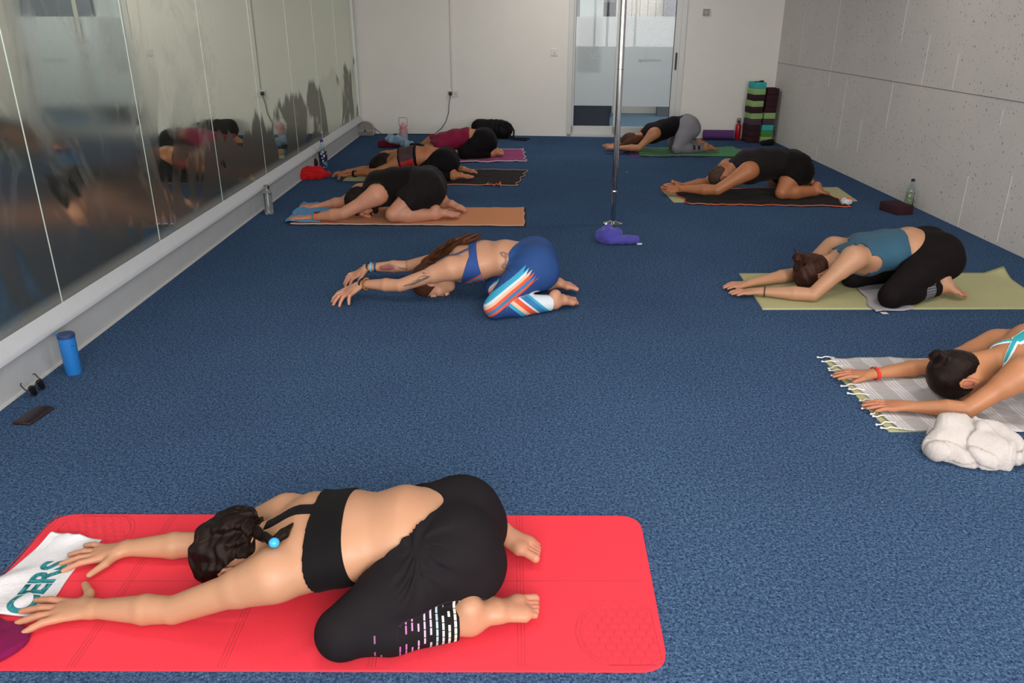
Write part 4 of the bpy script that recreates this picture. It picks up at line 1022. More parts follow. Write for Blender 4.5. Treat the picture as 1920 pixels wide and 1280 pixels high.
# ---- 6: woman in black tank and grey leggings, far right
Y0 = 9.80
GL = NT('grey_marl_legging'); v_ = GL.sep(GL.attr('sh', 'Vector')); u_, w_ = v_.outputs[0], v_.outputs[1]
mk = GL.math('MULTIPLY', GL.math('LESS_THAN', GL.math('ABSOLUTE', GL.math('SUBTRACT', GL.math('ABSOLUTE', GL.math('SUBTRACT', u_, .62)), .09)), .045), GL.math('LESS_THAN', GL.math('ABSOLUTE', GL.math('ADD', w_, .12)), .16))
GL.set(Base_Color=GL.mix(mk, GL.mix(GL.noise(400, 3), srgb('#66646c'), srgb('#85838c')), srgb('#1c1a20')), Roughness=.8)
p6 = Body('person', 'woman in black vest and grey leggings on the green towel near the door', None,
    .008, 1.06, False, .015,
    st=pv((1289, 235, Y0), (1263, 236, Y0), (1243, 243, Y0), (1222, 250, Y0), (1206, 258, Y0)), wid=WF,
    head=dict(C=V(1185, 267, 9.8), U=(-1, 0, -.6), F=(.6, -.0, -1)),
    arms={'L': dict(p=pa(.015, (1226, 250, 9.60), (1198, 277, 9.58), (1158, 277, 9.64), (1133, 274, 9.68)), spread=.8, thumb=40, N=(-.3, -.3, .8)),
          'R': dict(p=pa(.015, (1210, 248, 10.0), (1187, 270, 10.0), (1155, 271, 9.9), (1134, 272, 9.88)), spread=.8, thumb=30)},
    legs={'L': dict(p=pl(.015, (1270, 278, 9.60), (1322, 279, 9.68), (1346, 281, 9.74))),
          'R': dict(p=pl(.015, (1262, 272, 10.0), (1310, 272, 10.0), (1334, 274, 9.98)))},
    skin=SK_TAN)
c = p6.cum
p6.legwear('leggings', GL.m, c[0] + .12, .0, ankle=.93, attrs=shin_attr(p6, 'L'), label='grey leggings with a dark mark on the shin')
p6.garment('vest_top', blk, p6.dTop, .009, tank(p6, c[0] + .055, r=.085, back=0))
h6 = [V(1196, 262, 9.75), V(1178, 270, 9.72), V(1165, 275, 9.70)]
p6.hair(HR, .014, .035, None, [Prim(h6[0], h6[1], .06, .05, None, .03), Prim(h6[1] , h6[2], .05, .028, None, .03), Prim(h6[0], V(1210, 256, 9.72), .05, .03, None, .03)])
# ---- 7: bearded man in dark shorts on the orange mat
Y0 = 6.38
p7 = Body('person', 'bearded man with curly dark hair in black vest and shorts on the orange mat', None,
    .0065, 1.08, True, .010,
    st=pv((800, 347, Y0), (766, 343, Y0), (740, 347, Y0), (712, 354, Y0), (692, 366, Y0)), wid=WM,
    head=dict(C=V(678, 381, 6.33), U=(-1, 0, -.25), F=(.1, -.15, -1), s=1.0),
    arms={'L': dict(p=pa(.010, (706, 366, 6.16), (644, 400, 6.13), (589, 407, 6.20), (543, 412, 6.24)), spread=.8, thumb=30),
          'R': dict(p=pa(.010, (676, 362, 6.60), (644, 379, 6.62), (604, 385, 6.64), (565, 388, 6.68)), spread=.7, thumb=30)},
    legs={'L': dict(p=pl(.010, (737, 402, 6.14), (817, 407, 6.22), (862, 412, 6.28))),
          'R': dict(p=pl(.010, (745, 375, 6.62), (830, 382, 6.56), (874, 396, 6.48)))},
    skin=SK_PALE)
c = p7.cum
p7.legwear('shorts', DK, c[0] + .12, .0, thigh=.66, t=.020, folds=lump(.006, 13, 4))
p7.garment('vest_top', DKS, p7.dTop, .009, tank(p7, c[0] + .10, r=.095))
p7.hair(hair_mat('curly_dark_hair', '#0d0a0b', '#2a2020', .5), .018, .04, lump(.010, 60, 6), ())
p7.implicit('beard', hair_mat('dark_beard', '#17100f', '#33241f', .6), [Prim(p7.P(.062, -.03, .0), p7.P(.03, -.10, .05), .024, .026, None, .01), Prim(p7.P(-.062, -.03, .0), p7.P(-.03, -.10, .05), .024, .026, None, .01), Ell(p7.P(0, -.085, .055), p7.Lh, p7.U, .045, .05, .032, .01), Ell(p7.P(0, -.05, .085), p7.Lh, p7.U, .034, .022, .02, .01)], .005)
ws = (p7.joint['wrL'], p7.joint['elL'])
band(p7, 'watch_strap', plain('strap_orange', '#d9622c', .5), ws, .12, .012, .040, .85, 'orange watch strap'); band(p7, 'wristband', plain('band_teal', '#4a7d86', .5), ws, .02, .006, .040, .85, 'teal wristband')
a_, b_ = ws; q = a_ + (b_ - a_) * .12 + np.array([0, 0, .034]); m = MB(); m.lathe([(0, -.004), (.021, -.004), (.023, 0), (.021, .006), (.0, .007)], tuple(q), 24); m.build('watch_face', plain('watch_black', '#121214', .2), p7.obj, p7.origin, True)
# ---- 8: woman in black and red bra top
Y0 = 8.02
t = NT('black_red_mesh_top'); t.set(Base_Color=t.mix(t.math('GREATER_THAN', t.attr('rg'), .012), srgb('#a0161e'), srgb('#3a2026')), Roughness=.75); M8 = t.m
p8 = Body('person', 'woman with dark curly hair, black and red bra top, watch, behind the bearded man', None,
    .0075, 1.04, False, .014,
    st=pv((835, 300, Y0), (803, 293, Y0), (778, 294, Y0), (754, 299, Y0), (735, 305, Y0)), wid=WF,
    head=dict(C=V(718, 316, 8.02), U=(-1, 0, -.35), F=(.35, -.0, -1)),
    arms={'L': dict(p=pa(.014, (752, 304, 7.84), (706, 322, 7.80), (660, 326, 7.92), (630, 333, 7.95)), spread=.8, thumb=30, curl=.9),
          'R': dict(p=pa(.014, (742, 296, 8.2), (694, 317, 8.2), (652, 321, 8.12), (632, 326, 8.1)), spread=.8, thumb=30, curl=.8)},
    legs={'L': dict(p=pl(.014, (784, 332, 7.86), (850, 335, 7.86), (888, 340, 7.90))),
          'R': dict(p=pl(.014, (790, 318, 8.3), (852, 318, 8.25), (895, 324, 8.18)))},
    skin=SK_WARM)
c = p8.cum
p8.legwear('leggings', blk, c[0] + .085, .05, ankle=.92)
p8.garment('bra_top', M8, p8.dTop, .006, lambda P: np.maximum(c[2] - .005 - p8.spine(P)[0], p8.spine(P)[0] - c[2] - .125), attrs=nattr(p8))
p8.garment('top_binding', blk, p8.dTop, .008, lambda P: (lambda sc: np.minimum(np.maximum(c[2] - .03 - sc, sc - c[2] + .004), np.abs(sc - c[2] - .13) - .008))(p8.spine(P)[0]))
h8 = [V(722, 306, 8.06), V(712, 318, 8.06), V(706, 325, 8.05)]
p8.hair(hair_mat('curly_dark_hair_two', '#0b0808', '#231917', .5), .022, .045, lump(.010, 40, 8), [Prim(h8[0], h8[1], .105, .09, None, .03), Prim(h8[0], V(752, 292, 8.04), .07, .04, None, .03), Prim(h8[0], V(712, 303, 8.22), .075, .06, None, .03)])
ws = (p8.joint['wrL'], p8.joint['elL']); band(p8, 'watch_strap', blk, ws, .12, .012, .036, .85)
q = ws[0] + (ws[1] - ws[0]) * .12 + np.array([0, -.012, .03]); m = MB(); m.lathe([(0, -.004), (.019, -.004), (.021, 0), (.019, .006), (.0, .007)], tuple(q), 20); m.build('watch_face', plain('watch_black', '#121214', .2), p8.obj, p8.origin, True)
# ---- 9: woman in magenta top, back left
Y0 = 9.45
p9 = Body('person', 'woman in magenta top and wide black leggings, farthest back on the left', None,
    .008, 1.06, False, .013,
    st=pv((908, 262, Y0), (876, 257, Y0), (853, 261, Y0), (830, 268, Y0), (812, 278, Y0)), wid=WF,
    head=dict(C=V(790, 288, 9.42), U=(-1, 0, -.4), F=(.4, -.0, -1)),
    arms={'L': dict(p=pa(.013, (822, 276, 9.28), (786, 290, 9.24), (745, 291, 9.28), (718, 293, 9.3)), spread=.8, thumb=30),
          'R': dict(p=pa(.013, (812, 264, 9.66), (780, 281, 9.66), (740, 284, 9.6), (714, 285, 9.58)), spread=.8, thumb=30)},
    legs={'L': dict(p=pl(.013, (872, 292, 9.24), (924, 291, 9.32), (945, 293, 9.38))),
          'R': dict(p=pl(.013, (868, 280, 9.75), (918, 283, 9.65), (944, 287, 9.55)))},
    skin=SK_TAN, thick=1.1, glute=1.05)
c = p9.cum
p9.legwear('leggings', blk, c[0] + .115, .0, ankle=.90, t=.010)
p9.garment('sleeveless_top', fabric('magenta_jersey', '#7a1738', 400, .2, .1, .7), p9.dTop, .008, tank(p9, c[1] - .03, r=.07), folds=lump(.003, 12, 3))
p9.hair(H4, .014, .04, None, [Prim(p9.P(0, .0, -.09), p9.P(0, .06, -.12), .03, .03, None, .02)])
for q in (p1, p2, p3, p4, p5, p6, p7, p8, p9):
    for k in ('grid', 'dAll', 'dTop', 'dLegs', 'v'): setattr(q, k, None)
# ------------------------------------------------------------------ mats, towels and the other things on the floor
def rounded(c, r, n=8):
    c = [np.asarray(p[:2], float) for p in c]; out = []
    for i in range(len(c)):
        a, b, d = c[i - 1], c[i], c[(i + 1) % len(c)]; u = nrm(a - b); v = nrm(d - b)
        p0, p1 = b + u * r, b + v * r
        for k in range(n + 1):
            t_ = k / n; out.append((1 - t_) ** 2 * p0 + 2 * t_ * (1 - t_) * b + t_ ** 2 * p1)
    return out
def mat_slab(name, mat, corners, z0, z1, r=.02, label=None, cat='mat', group=None, under=None):
    """corners anticlockwise seen from above"""
    c = np.mean([np.asarray(p[:2]) for p in corners], 0); o3 = (float(c[0]), float(c[1]), z0)
    m = MB(); m.poly(rounded(corners, r), z0, z1, .0015); return tag(m.build(name, mat, None, o3), label, cat, group)
def hn(x, y, seed=0):
    r = np.random.RandomState(seed); v = 0
    for i in range(7):
        k = r.randn(2) * (2.5 + i * 2.2); v = v + np.sin(x * k[0] + y * k[1] + r.rand() * 6) / (1 + .55 * i)
    return v / 2.4
def sheet(name, mat, TL, TR, BR, BL, z0, amp=.006, nx=60, ny=28, seed=1, th=.004, wob=.008, zf=None, label=None, cat='towel', group=None, attrs=True, ridge=True):
    TL, TR, BR, BL = [np.asarray(p[:2], float) for p in (TL, TR, BR, BL)]; P = []
    for j in range(ny + 1):
        v = j / ny
        for i in range(nx + 1):
            u = i / nx; p = (TL * (1 - u) + TR * u) * (1 - v) + (BL * (1 - u) + BR * u) * v
            e = min(u, 1 - u, v, 1 - v); w_ = wob * (1 if e < .02 else .4)
            x = p[0] + w_ * math.sin(p[1] * 23 + seed) + w_ * .3 * math.sin(p[1] * 37); y = p[1] + w_ * math.sin(p[0] * 17 + seed * 2) + w_ * .3 * math.sin(p[0] * 31)
            h = hn(p[0] * 2.2, p[1] * 2.2, seed); h = (1 - abs(h)) ** 3 if ridge else .5 + .5 * h
            z = z0 + th + amp * h
            if zf: z += zf(u, v)
            P.append((x, y, z))
    W = nx + 1; n = len(P); F = [(j * W + i, (j + 1) * W + i, (j + 1) * W + i + 1, j * W + i + 1) for j in range(ny) for i in range(nx)]
    Q = P + [(p[0], p[1], p[2] - th) for p in P]
    F += [tuple(n + k for k in reversed(f)) for f in F]
    bd = [j * W for j in range(ny + 1)] + [ny * W + i for i in range(1, W)] + [j * W + nx for j in range(ny - 1, -1, -1)] + [i for i in range(nx - 1, 0, -1)]
    for a, b in zip(bd, bd[1:] + bd[:1]): F.append((a, a + n, b + n, b))
    c = np.mean(P, 0); o3 = (float(c[0]), float(c[1]), z0)
    uv = [( (k % W) / nx, (k // W) / ny, 0) for k in range(n)] * 2
    o = make(name, Q, F, mat, None, o3, True, None, {'st': np.array(uv)})
    tag(o, label, cat, group); return o, [P[k] for k in bd], o3
def blob(name, mat, prims, h, disp=None, label=None, cat=None, origin=None, parent=None, floor=0.0):
    lo, hi = bbox(prims, .02); g = Grid(lo, hi, h); d = g.field(prims)
    if disp: m = np.abs(d) < 8 * h; P = g.lo + h * np.argwhere(m); d[m] += disp(P)
    zz = g.pts((slice(None),) * 3)[..., 2]; d = np.maximum(d, floor - zz)
    v, f = surface_nets(g, d); c = (v.min(0) + v.max(0)) / 2; o3 = origin if origin is not None else (float(c[0]), float(c[1]), float(v[:, 2].min()))
    o = make(name, v, f, mat, parent, o3, True); Body.flipcheck(None, o)
    if label: tag(o, label, cat)
    return o
RED = fabric('red_rubber_mat', '#e23a48', 300, .12, .0, .75, .05); REDL = plain('red_groove', '#b92b38', .8)
c1, c2, c3, c4 = G(-62, 1257), G(1255, 1261), G(1199, 969), G(98, 966)
L0 = G(14, 1075)[:2]; c1 = np.array([L0[0] + .01, c1[1], 0]); c4 = np.array([L0[0] - .01, c4[1], 0])
rm = mat_slab('yoga_mat', RED, [c1, c2, c3, c4], 0.0, .0055, .075, 'bright red yoga mat with rounded corners and engraved lines, nearest the camera')
ro = tuple(rm.location); m = MB()
def yline(x, w=.0012, z=.0056):
    for dx in (-.009, 0, .009): m.box((x + dx, (c1[1] + c4[1]) / 2, z), (w * 1.5, c4[1] - c1[1] - .01, .0006))
xs = [G(978, 1250)[0]]; 
for k in range(1, 5): xs.append(xs[0] - k * .375)
for x in xs: yline(x)
m.box(((c1[0] + c2[0]) / 2, (c1[1] + c4[1]) / 2, .0056), (c2[0] - c1[0] - .01, .002, .0006))
m.build('engraved_lines', REDL, rm, ro)
def flower(cx, cy, R_, r, cell):
    m = MB(); m.tube([(cx + R_ * math.cos(a), cy + R_ * math.sin(a), .0052) for a in np.linspace(0, 2 * math.pi, 60)], .0011, 5); m.tube([(cx + (R_ - .012) * math.cos(a), cy + (R_ - .012) * math.sin(a), .0052) for a in np.linspace(0, 2 * math.pi, 60)], .0011, 5)
    for i in range(-4, 5):
        for j in range(-4, 5):
            x = cx + r * (i + j * .5); y = cy + r * j * .866
            if math.hypot(x - cx, y - cy) < R_ - r * .9: m.tube([(x + r * math.cos(a), y + r * math.sin(a), .0052) for a in np.linspace(0, 2 * math.pi, 22)], .0009, 4)
    m.v = [(min(max(a, c1[0] + .03), c2[0] - .012), min(max(b, c1[1] + .012), c4[1] - .012), min(z, .0062)) for a, b, z in m.v]
    m.build('engraved_flower_emblem', REDL, rm, ro)
q = G(1172, 1190); flower(q[0], q[1], .130, .028, 4); flower(c4[0] + .16, c4[1] - .12, .135, .028, 4)
# white towel with teal letters, under the hands
WT = fabric('white_terry', '#d8d6da', 500, .35, .3, .9, .06, folds=.5)
sheet('hand_towel', WT, G(98, 1006), G(188, 1018), G(70, 1162), G(-60, 1150), .0056, .016, 60, 60, 5, .004, .006, label='white towel with teal lettering at the top end of the red mat', cat='towel')
TEALP = plain('teal_print', '#2c8a93', .8)
a = G(48, 1132, .02); b = G(108, 1058, .02); ang = math.atan2(b[1] - a[1], b[0] - a[0]); cc_ = (a + b) / 2
tx = text_mesh('printed_lettering', 'CERS', .100, TEALP, Matrix.Translation(Vector((cc_[0] - .01, cc_[1], .0285))) @ Matrix.Rotation(ang, 4, 'Z') @ Matrix.Scale(1.0, 4), None, bold=.0035)
tw = bpy.data.objects['hand_towel']; tx.parent = tw; tx.data.transform(Matrix.Translation(-tw.location)); tx.location = (0, 0, 0)
try:
    bm = bmesh.new(); bm.from_mesh(tx.data); bmesh.ops.subdivide_edges(bm, edges=bm.edges[:], cuts=2); bm.to_mesh(tx.data); bm.free()
    sw_ = tx.modifiers.new('fit', 'SHRINKWRAP'); sw_.target = tw; sw_.wrap_method = 'PROJECT'; sw_.use_project_z = True; sw_.use_negative_direction = True; sw_.use_positive_direction = True; sw_.offset = .001
except Exception as e: print('text', e)
MAG = fabric('plum_cloth', '#741046', 500, .2, .1, .8)
q = G(-2, 1222); blob('folded_cloth', MAG, [Prim((q[0] - .12, q[1] + .05, .012), (q[0] + .01, q[1] + .015, .012), (.075, .016, .06), (.068, .017, .05), (0, 1, 0), .03), Prim((q[0] - .14, q[1] - .02, .02), (q[0] - .03, q[1] - .03, .02), (.08, .024, .05), (.07, .024, .04), (0, 1, 0), .03)], .006, lump(.006, 16, 4),
    'plum coloured cloth at the lower left corner of the red mat', 'cloth', floor=.0057)
# olive mats and towels
OL = fabric('olive_foam', '#adab80', 250, .15, .05, .8, .06)
def omat(a, b, c, d, label, z=.0045, r=.012, g='olive yoga mats'): return mat_slab('yoga_mat', OL, [a, b, c, d], 0, z, r, label, 'mat', g)
sheet('yoga_mat', OL, G(1385, 513), (3.13, 4.83), (3.03, 4.15), G(1430, 581), 0, 0, 70, 24, 1, .0045, .0, zf=lambda u, v: .045 * max(0, (u - .93) / .07) * max(0, (.22 - v) / .22) ** 1.5,
    label='olive yoga mat with one curled corner, under the woman in the teal top', cat='mat', group='olive yoga mats')
GT = fabric('grey_terry', '#a7a3ab', 500, .35, .3, .9, .06, folds=.4)
sheet('small_towel', GT, G(1590, 515), G(1650, 525), G(1716, 580), G(1640, 588), .005, .007, 40, 40, 9, .004, .01, label='small crumpled grey towel under the knee of the woman in the teal top')
m = MB(); q = G(1657, 588); m.box((q[0], q[1] - .005, .006), (.035, .03, .0015), .1); tq = bpy.data.objects['small_towel']; m.build('care_tag', plain('tag_white', '#c9ccd4', .7), tq, tuple(tq.location))
omat(G(1666, 810), (3.3, 2.74), (3.3, 3.44), G(1545, 676), 'olive yoga mat under the striped fringed towel')
t = NT('striped_flat_weave'); v = t.sep(t.attr('st', 'Vector')); u = v.outputs[0]
s1 = t.math('FRACT', t.math('MULTIPLY', u, 13)); fine = t.math('GREATER_THAN', t.math('FRACT', t.math('MULTIPLY', u, 13 * 9)), .5)
bnd = t.math('MULTIPLY', t.math('LESS_THAN', s1, .5), t.math('ADD', .25, t.math('MULTIPLY', fine, .75)))
c = t.mix(t.math('MULTIPLY', bnd, .9), srgb('#a9a3a4'), srgb('#d6d3d4')); c = t.mix(t.math('MULTIPLY', t.noise(160, 3), .4), c, srgb('#8b8789'))
t.set(Base_Color=c, Roughness=.9, Sheen_Weight=.1); w_ = t.noise(7, 3, .6, dist=1.0); t.bump(w_, .5, .02); STR = t.m
TL, BLc = G(1556, 674), G(1680, 808)
stw, bd, so = sheet('striped_towel', STR, TL, (3.3, 3.46), (3.3, 2.70), BLc, .005, .007, 110, 50, 14, .0025, .007, label='grey and white striped fringed towel on the olive mat at the right edge')
WS = plain('tassel_white', '#dcdad8', .8)
for i in range(15):
    k = i / 14; p = TL * (1 - k) + BLc * k; rs = np.random.RandomState(i); l = .045 + .03 * rs.rand(); dy = (rs.rand() - .5) * .05
    pts = [(p[0] + .02, p[1], .010), (p[0] - l * .3, p[1] + dy * .2 + .008, .0125), (p[0] - l * .65, p[1] + dy * .6 - .006, .010), (p[0] - l, p[1] + dy, .009)]
    P_ = []
    for a in range(3):
        for b in range(4): f_ = b / 4; P_.append(np.array(pts[a]) * (1 - f_) + np.array(pts[a + 1]) * f_)
    m = MB(); m.tube(P_, .0027, 7); e = P_[-1]; m.lathe([(0, -.005), (.0045, -.003), (.0055, 0), (.0045, .003), (0, .005)], tuple(e), 8)
    m.build('tassel', WS, stw, so, True)
WT2 = fabric('thick_white_terry', '#bdb5b1', 260, .9, .4, 1.0, .10)
q = G(1820, 856)
def fold2(P):
    w = P + .018 * np.stack([np.sin(P @ np.array([11, 23, 17])), np.sin(P @ np.array([-19, 13, 21]) + 1), np.sin(P @ np.array([17, -15, 12]) + 2)], -1)
    a = np.abs(np.sin(w @ np.array([17, -12, 9]) + 1.2)); b = np.abs(np.sin(w @ np.array([-10, -19, 14]) + .4)); c_ = np.abs(np.sin(w @ np.array([22, 14, -20])))
    return .022 * (1 - np.minimum(np.minimum(a, b * 1.1), c_ * 1.3 + .1)) ** 3 - .004 + .0013 * np.sin(P @ np.array([310, 170, 90])) * np.sin(P @ np.array([-130, 290, 210]))
blob('terry_towel', WT2, [Prim((q[0] - .13, q[1] + .00, .03), (q[0] - .04, q[1] + .07, .05), (.07, .05, .05), (.09, .06, .05), (0, 1, 0), .03), Prim((q[0] - .06, q[1] + .09, .075), (q[0] + .02, q[1] + .10, .08), .052, .045, None, .02), Prim((q[0] + .0, q[1] - .0, .03), (q[0] + .08, q[1] - .05, .035), .075, .065, None, .02),
    Prim((q[0] + .03, q[1] + .05, .07), (q[0] + .10, q[1] + .06, .07), .05, .045, None, .015), Prim((q[0] + .10, q[1] + .02, .05), (q[0] + .17, q[1] - .03, .035), .06, .05, None, .02), Prim((q[0] + .17, q[1] + .04, .03), (q[0] + .20, q[1] - .05, .03), .04, .04, None, .02), Prim((q[0] - .06, q[1] - .05, .03), (q[0] + .02, q[1] - .07, .03), .045, .05, None, .02)], .005, fold2,
    'bunched white terry towel in front of the striped towel', 'towel')
# black towel of the man on the right
BT = fabric('black_towel', '#16100f', 500, .3, .12, .95, .1, folds=.4); OR = plain('orange_piping', '#d9603c', .6)
omat((1.43, 6.93), (3.08, 6.98), (3.14, 7.60), (1.42, 7.52), 'olive yoga mat under the black towel of the man in the dark tank top')
tl, tr, br_, bl = (1.50, 7.46), (2.93, 7.56), G(1592, 389)[:2], G(1292, 384)[:2]
bt, bd, bo = sheet('black_towel', BT, tl, tr, br_, bl, .005, .007, 90, 36, 22, .003, .012, label='black towel with orange piping under the man in the dark tank top')
m = MB(); m.tube([(p[0], p[1], p[2] - .001) for p in bd], .0042, 6, True); m.build('orange_piping', OR, bt, bo, True)
q = G(1586, 384); m = MB(); blob('crumpled_tag', plain('tag_white', '#c9ccd4', .7), [Ell((q[0], q[1], .03), (1, 0, 0), (0, 0, 1), .05, .05, .03, .02)], .006, lump(.012, 50, 2), origin=bo, parent=bt)
blob('orange_corner_logo', OR, [Prim((q[0] + .0, q[1] - .01, .055), (q[0] + .05, q[1] + .0, .045), .012, .010, None, .01)], .004, lump(.006, 90, 2), origin=bo, parent=bt)
# green towel on the purple mat
PU = fabric('purple_foam', '#5a3a70', 250, .15, .05, .85, .06)
a_, b_ = G(1178, 289), G(1392, 289); pm = mat_slab('yoga_mat', PU, [(a_[0], 9.42), (3.02, 9.46), (3.10, 10.12), (a_[0] + .02, 10.08)], 0, .005, .012, 'purple yoga mat under the green towel near the door')
sheet('green_towel', fabric('green_microfibre', '#1f7a40', 300, .2, .5, .7, .1, folds=.8), (1.50, 10.12), (2.80, 10.14), (2.86, 9.43), (1.52, 9.40), .0055, .012, 90, 36, 31, .003, .015, label='green wrinkled towel laid over the purple mat')
# orange mat group
mat_slab('yoga_mat', fabric('dark_foam', '#2e2a33', 250, .15, .05, .85, .06), [G(537, 423), (.115, 6.03), (.125, 6.70), (-1.60, 6.72)], 0, .004, .012, 'dark yoga mat showing as a thin edge under the orange towel')
ot, bd, oo = sheet('orange_towel', fabric('orange_towel_cloth', '#c98257', 350, .2, .2, .9, .05), (-1.66, 6.70), (.10, 6.69), (.095, 6.06), G(545, 421), .0045, .004, 90, 30, 41, .003, .004, label='long orange towel under the bearded man')
m = MB(); m.tube([(p[0], p[1], p[2] - .002) for p in bd], .003, 5, True); m.build('pale_hem', plain('pale_hem', '#c3bcb4', .8), ot, oo, True)
sheet('blue_towel', fabric('sky_blue_terry', '#4b88b8', 400, .3, .3, .9, .06, folds=.5), G(569, 383), G(628, 387), G(600, 420), G(534, 420), .012, .014, 40, 40, 44, .006, .008, label='light blue towel under the hands of the bearded man')
# woman with the red and black bra
omat(G(642, 339), G(966, 345), G(958, 322), G(668, 318), 'olive yoga mat under the black towel with peach piping')
bt2, bd, bo2 = sheet('black_towel', BT, G(708, 318), G(988, 320), G(968, 349), G(690, 345), .005, .009, 90, 36, 52, .003, .014, label='black towel with peach piping and orange lettering, on the left')
m = MB(); m.tube([(p[0], p[1], p[2] - .001) for p in bd], .004, 6, True); m.build('peach_piping', plain('peach_piping', '#c08672', .6), bt2, bo2, True)
m = MB(); q = [G(x, y, .02) for x, y in ((912, 346), (916, 343), (921, 345), (926, 348), (931, 344), (934, 347), (938, 341), (939, 348))]; m.tube(q, .006, 6); m.build('orange_lettering', OR, bt2, bo2, True)
# magenta towel of the farthest woman
omat(G(697, 297), G(962, 303), G(958, 281), G(744, 280), 'olive yoga mat at the far left, under the magenta towel')
mt, bd, mo = sheet('magenta_towel', fabric('magenta_terry', '#8a1c63', 400, .3, .4, .9, .1, folds=.6), G(862, 281), G(980, 281), G(986, 303), G(850, 306), .0055, .012, 50, 24, 61, .003, .015, label='magenta towel with a white hem at the feet of the farthest woman')
m = MB(); m.tube([(p[0], p[1], p[2] - .001) for p in bd], .005, 6, True); m.build('white_hem', plain('pale_hem_two', '#cdb8c6', .8), mt, mo, True)
# ---- dance pole and purple cloth
CH = plain('chrome', '#c9cccf', .12, 1.0)
pp = G(1149, 420); pole = empty('dance_pole', (pp[0], pp[1], 0), 0, 'tall chrome dance pole standing from floor to ceiling', 'pole'); po = tuple(pole.location)
m = MB(); m.lathe([(.0225, .26), (.0225, CEIL - .02)], (pp[0], pp[1], 0), 32); m.build('pole_tube', CH, pole, po, True)
m = MB(); m.lathe([(.019, .02), (.019, .235), (.024, .236), (.024, .246), (.021, .248), (.021, .256), (.024, .258), (.024, .268), (.0225, .27)], (pp[0], pp[1], 0), 32); m.build('adjusting_foot', CH, pole, po, True)
m = MB(); m.lathe([(.075, 0), (.075, .008), (.03, .022), (.02, .03)], (pp[0], pp[1], 0), 32); m.build('floor_plate', CH, pole, po, True)
m = MB(); m.lathe([(.026, CEIL - .05), (.06, CEIL - .02), (.06, CEIL - .001)], (pp[0], pp[1], 0), 32); m.build('ceiling_plate', CH, pole, po, True)
m = MB(); q = V(1160, 130, pp[1])[2]; m.lathe([(.0229, q - .002), (.0229, q + .002)], (pp[0], pp[1], 0), 32); m.build('joint_ring', plain('steel_dark', '#77797c', .3, 1.0), pole, po, True)
PUR = fabric('violet_microfibre', '#4a48a0', 350, .3, .5, .8, .08)
q = G(1155, 457)
cl = blob('purple_cloth', PUR, [Prim((q[0] - .10, q[1] + .06, .045), (q[0] - .05, q[1] + .10, .075), .05, .045, None, .02), Prim((q[0] - .05, q[1] + .02, .05), (q[0] + .0, q[1] + .05, .055), .062, .052, None, .02),
    Prim((q[0] - .04, q[1] + .0, .03), (q[0] + .14, q[1] + .01, .03), (.05, .032, .03), (.045, .03, .03), (0, 1, 0), .012)], .005, lambda P: .006 * np.abs(np.sin(P @ np.array([26, 30, 22]) + 1.5 * np.sin(P @ np.array([-22, 30, 16])))) - .003,
    'violet blue cloth bunched at the foot of the chrome pole', 'cloth')
m = MB(); m.box((q[0] + .165, q[1] - .02, .006), (.035, .02, .008), .2); m.build('care_tag', plain('tag_white', '#c9ccd4', .7), cl, tuple(cl.location))
# ---- bottles
def lathe_part(name, prof, c, mat, parent, n=32): m = MB(); m.lathe(prof, c, n); return m.build(name, mat, parent, tuple(parent.location), True, 35)
GLASS = glass('bottle_glass', (.93, .96, .95), .01, 1.35); PLAST = glass('bottle_plastic', (.86, .93, .95), .03, 1.25)
q = G(133, 704); b = empty('tumbler', (q[0] - .0, q[1] + .03, 0), 0, 'blue cylindrical tumbler with dark lid beside the low wall', 'bottle'); c = tuple(b.location)
BLU = plain('tumbler_blue', '#1f6db5', .45, bump=.1, bs=300); hh = .188; R_ = .036
lathe_part('cup_body', [(R_ * .9, 0), (R_ * .94, .004), (R_, hh - .014), (R_, hh - .012)], c, BLU, b); lathe_part('lid', [(R_ + .001, hh - .012), (R_ + .001, hh + .004), (R_ - .002, hh + .007), (0, hh + .007)], c, plain('lid_navy', '#243a66', .5), b)
m = MB(); m.tube([(c[0] - R_ + .002, c[1] - .006, hh - .003), (c[0] - R_ - .015, c[1] - .006, hh + .002), (c[0] - R_ - .017, c[1] + .004, hh + .002), (c[0] - R_ + .002, c[1] + .006, hh - .003)], .004, 8); m.build('lid_tab', plain('tab_blue', '#2a6aa0', .45), b, c, True)
m = MB(); m.box((c[0] + .030, c[1] - .0205, hh - .045), (.014, .002, .003), .55); m.build('small_print', plain('lid_navy', '#243a66', .5), b, c)
q = G(504, 401); b = empty('glass_bottle', (q[0], q[1] + .02, 0), 0, 'clear glass bottle with silver cap beside the low wall, half full', 'bottle'); c = tuple(b.location); r = .035
lathe_part('bottle_body', [(r * .9, 0), (r, .006), (r, .165), (r * .8, .187), (.021, .198), (.021, .212), (.018, .212), (.018, .198), (r * .8 - .003, .183), (r - .003, .165), (r - .003, .012), (0, .010)], c, GLASS, b)
lathe_part('cap', [(.023, .205), (.023, .233), (.021, .235), (0, .235)], c, plain('cap_silver', '#a7a8a5', .25, 1.0), b)
lathe_part('drink', [(0, .012), (r - .004, .012), (r - .004, .160), (0, .160)], c, glass('water', (.90, .93, .93), 0, 1.2), b)
m = MB(); m.lathe([(r + .0006, .163), (r + .0006, .166)], c, 32); m.build('etched_ring', plain('steel_dark', '#77797c', .3, 1.0), b, c, True)
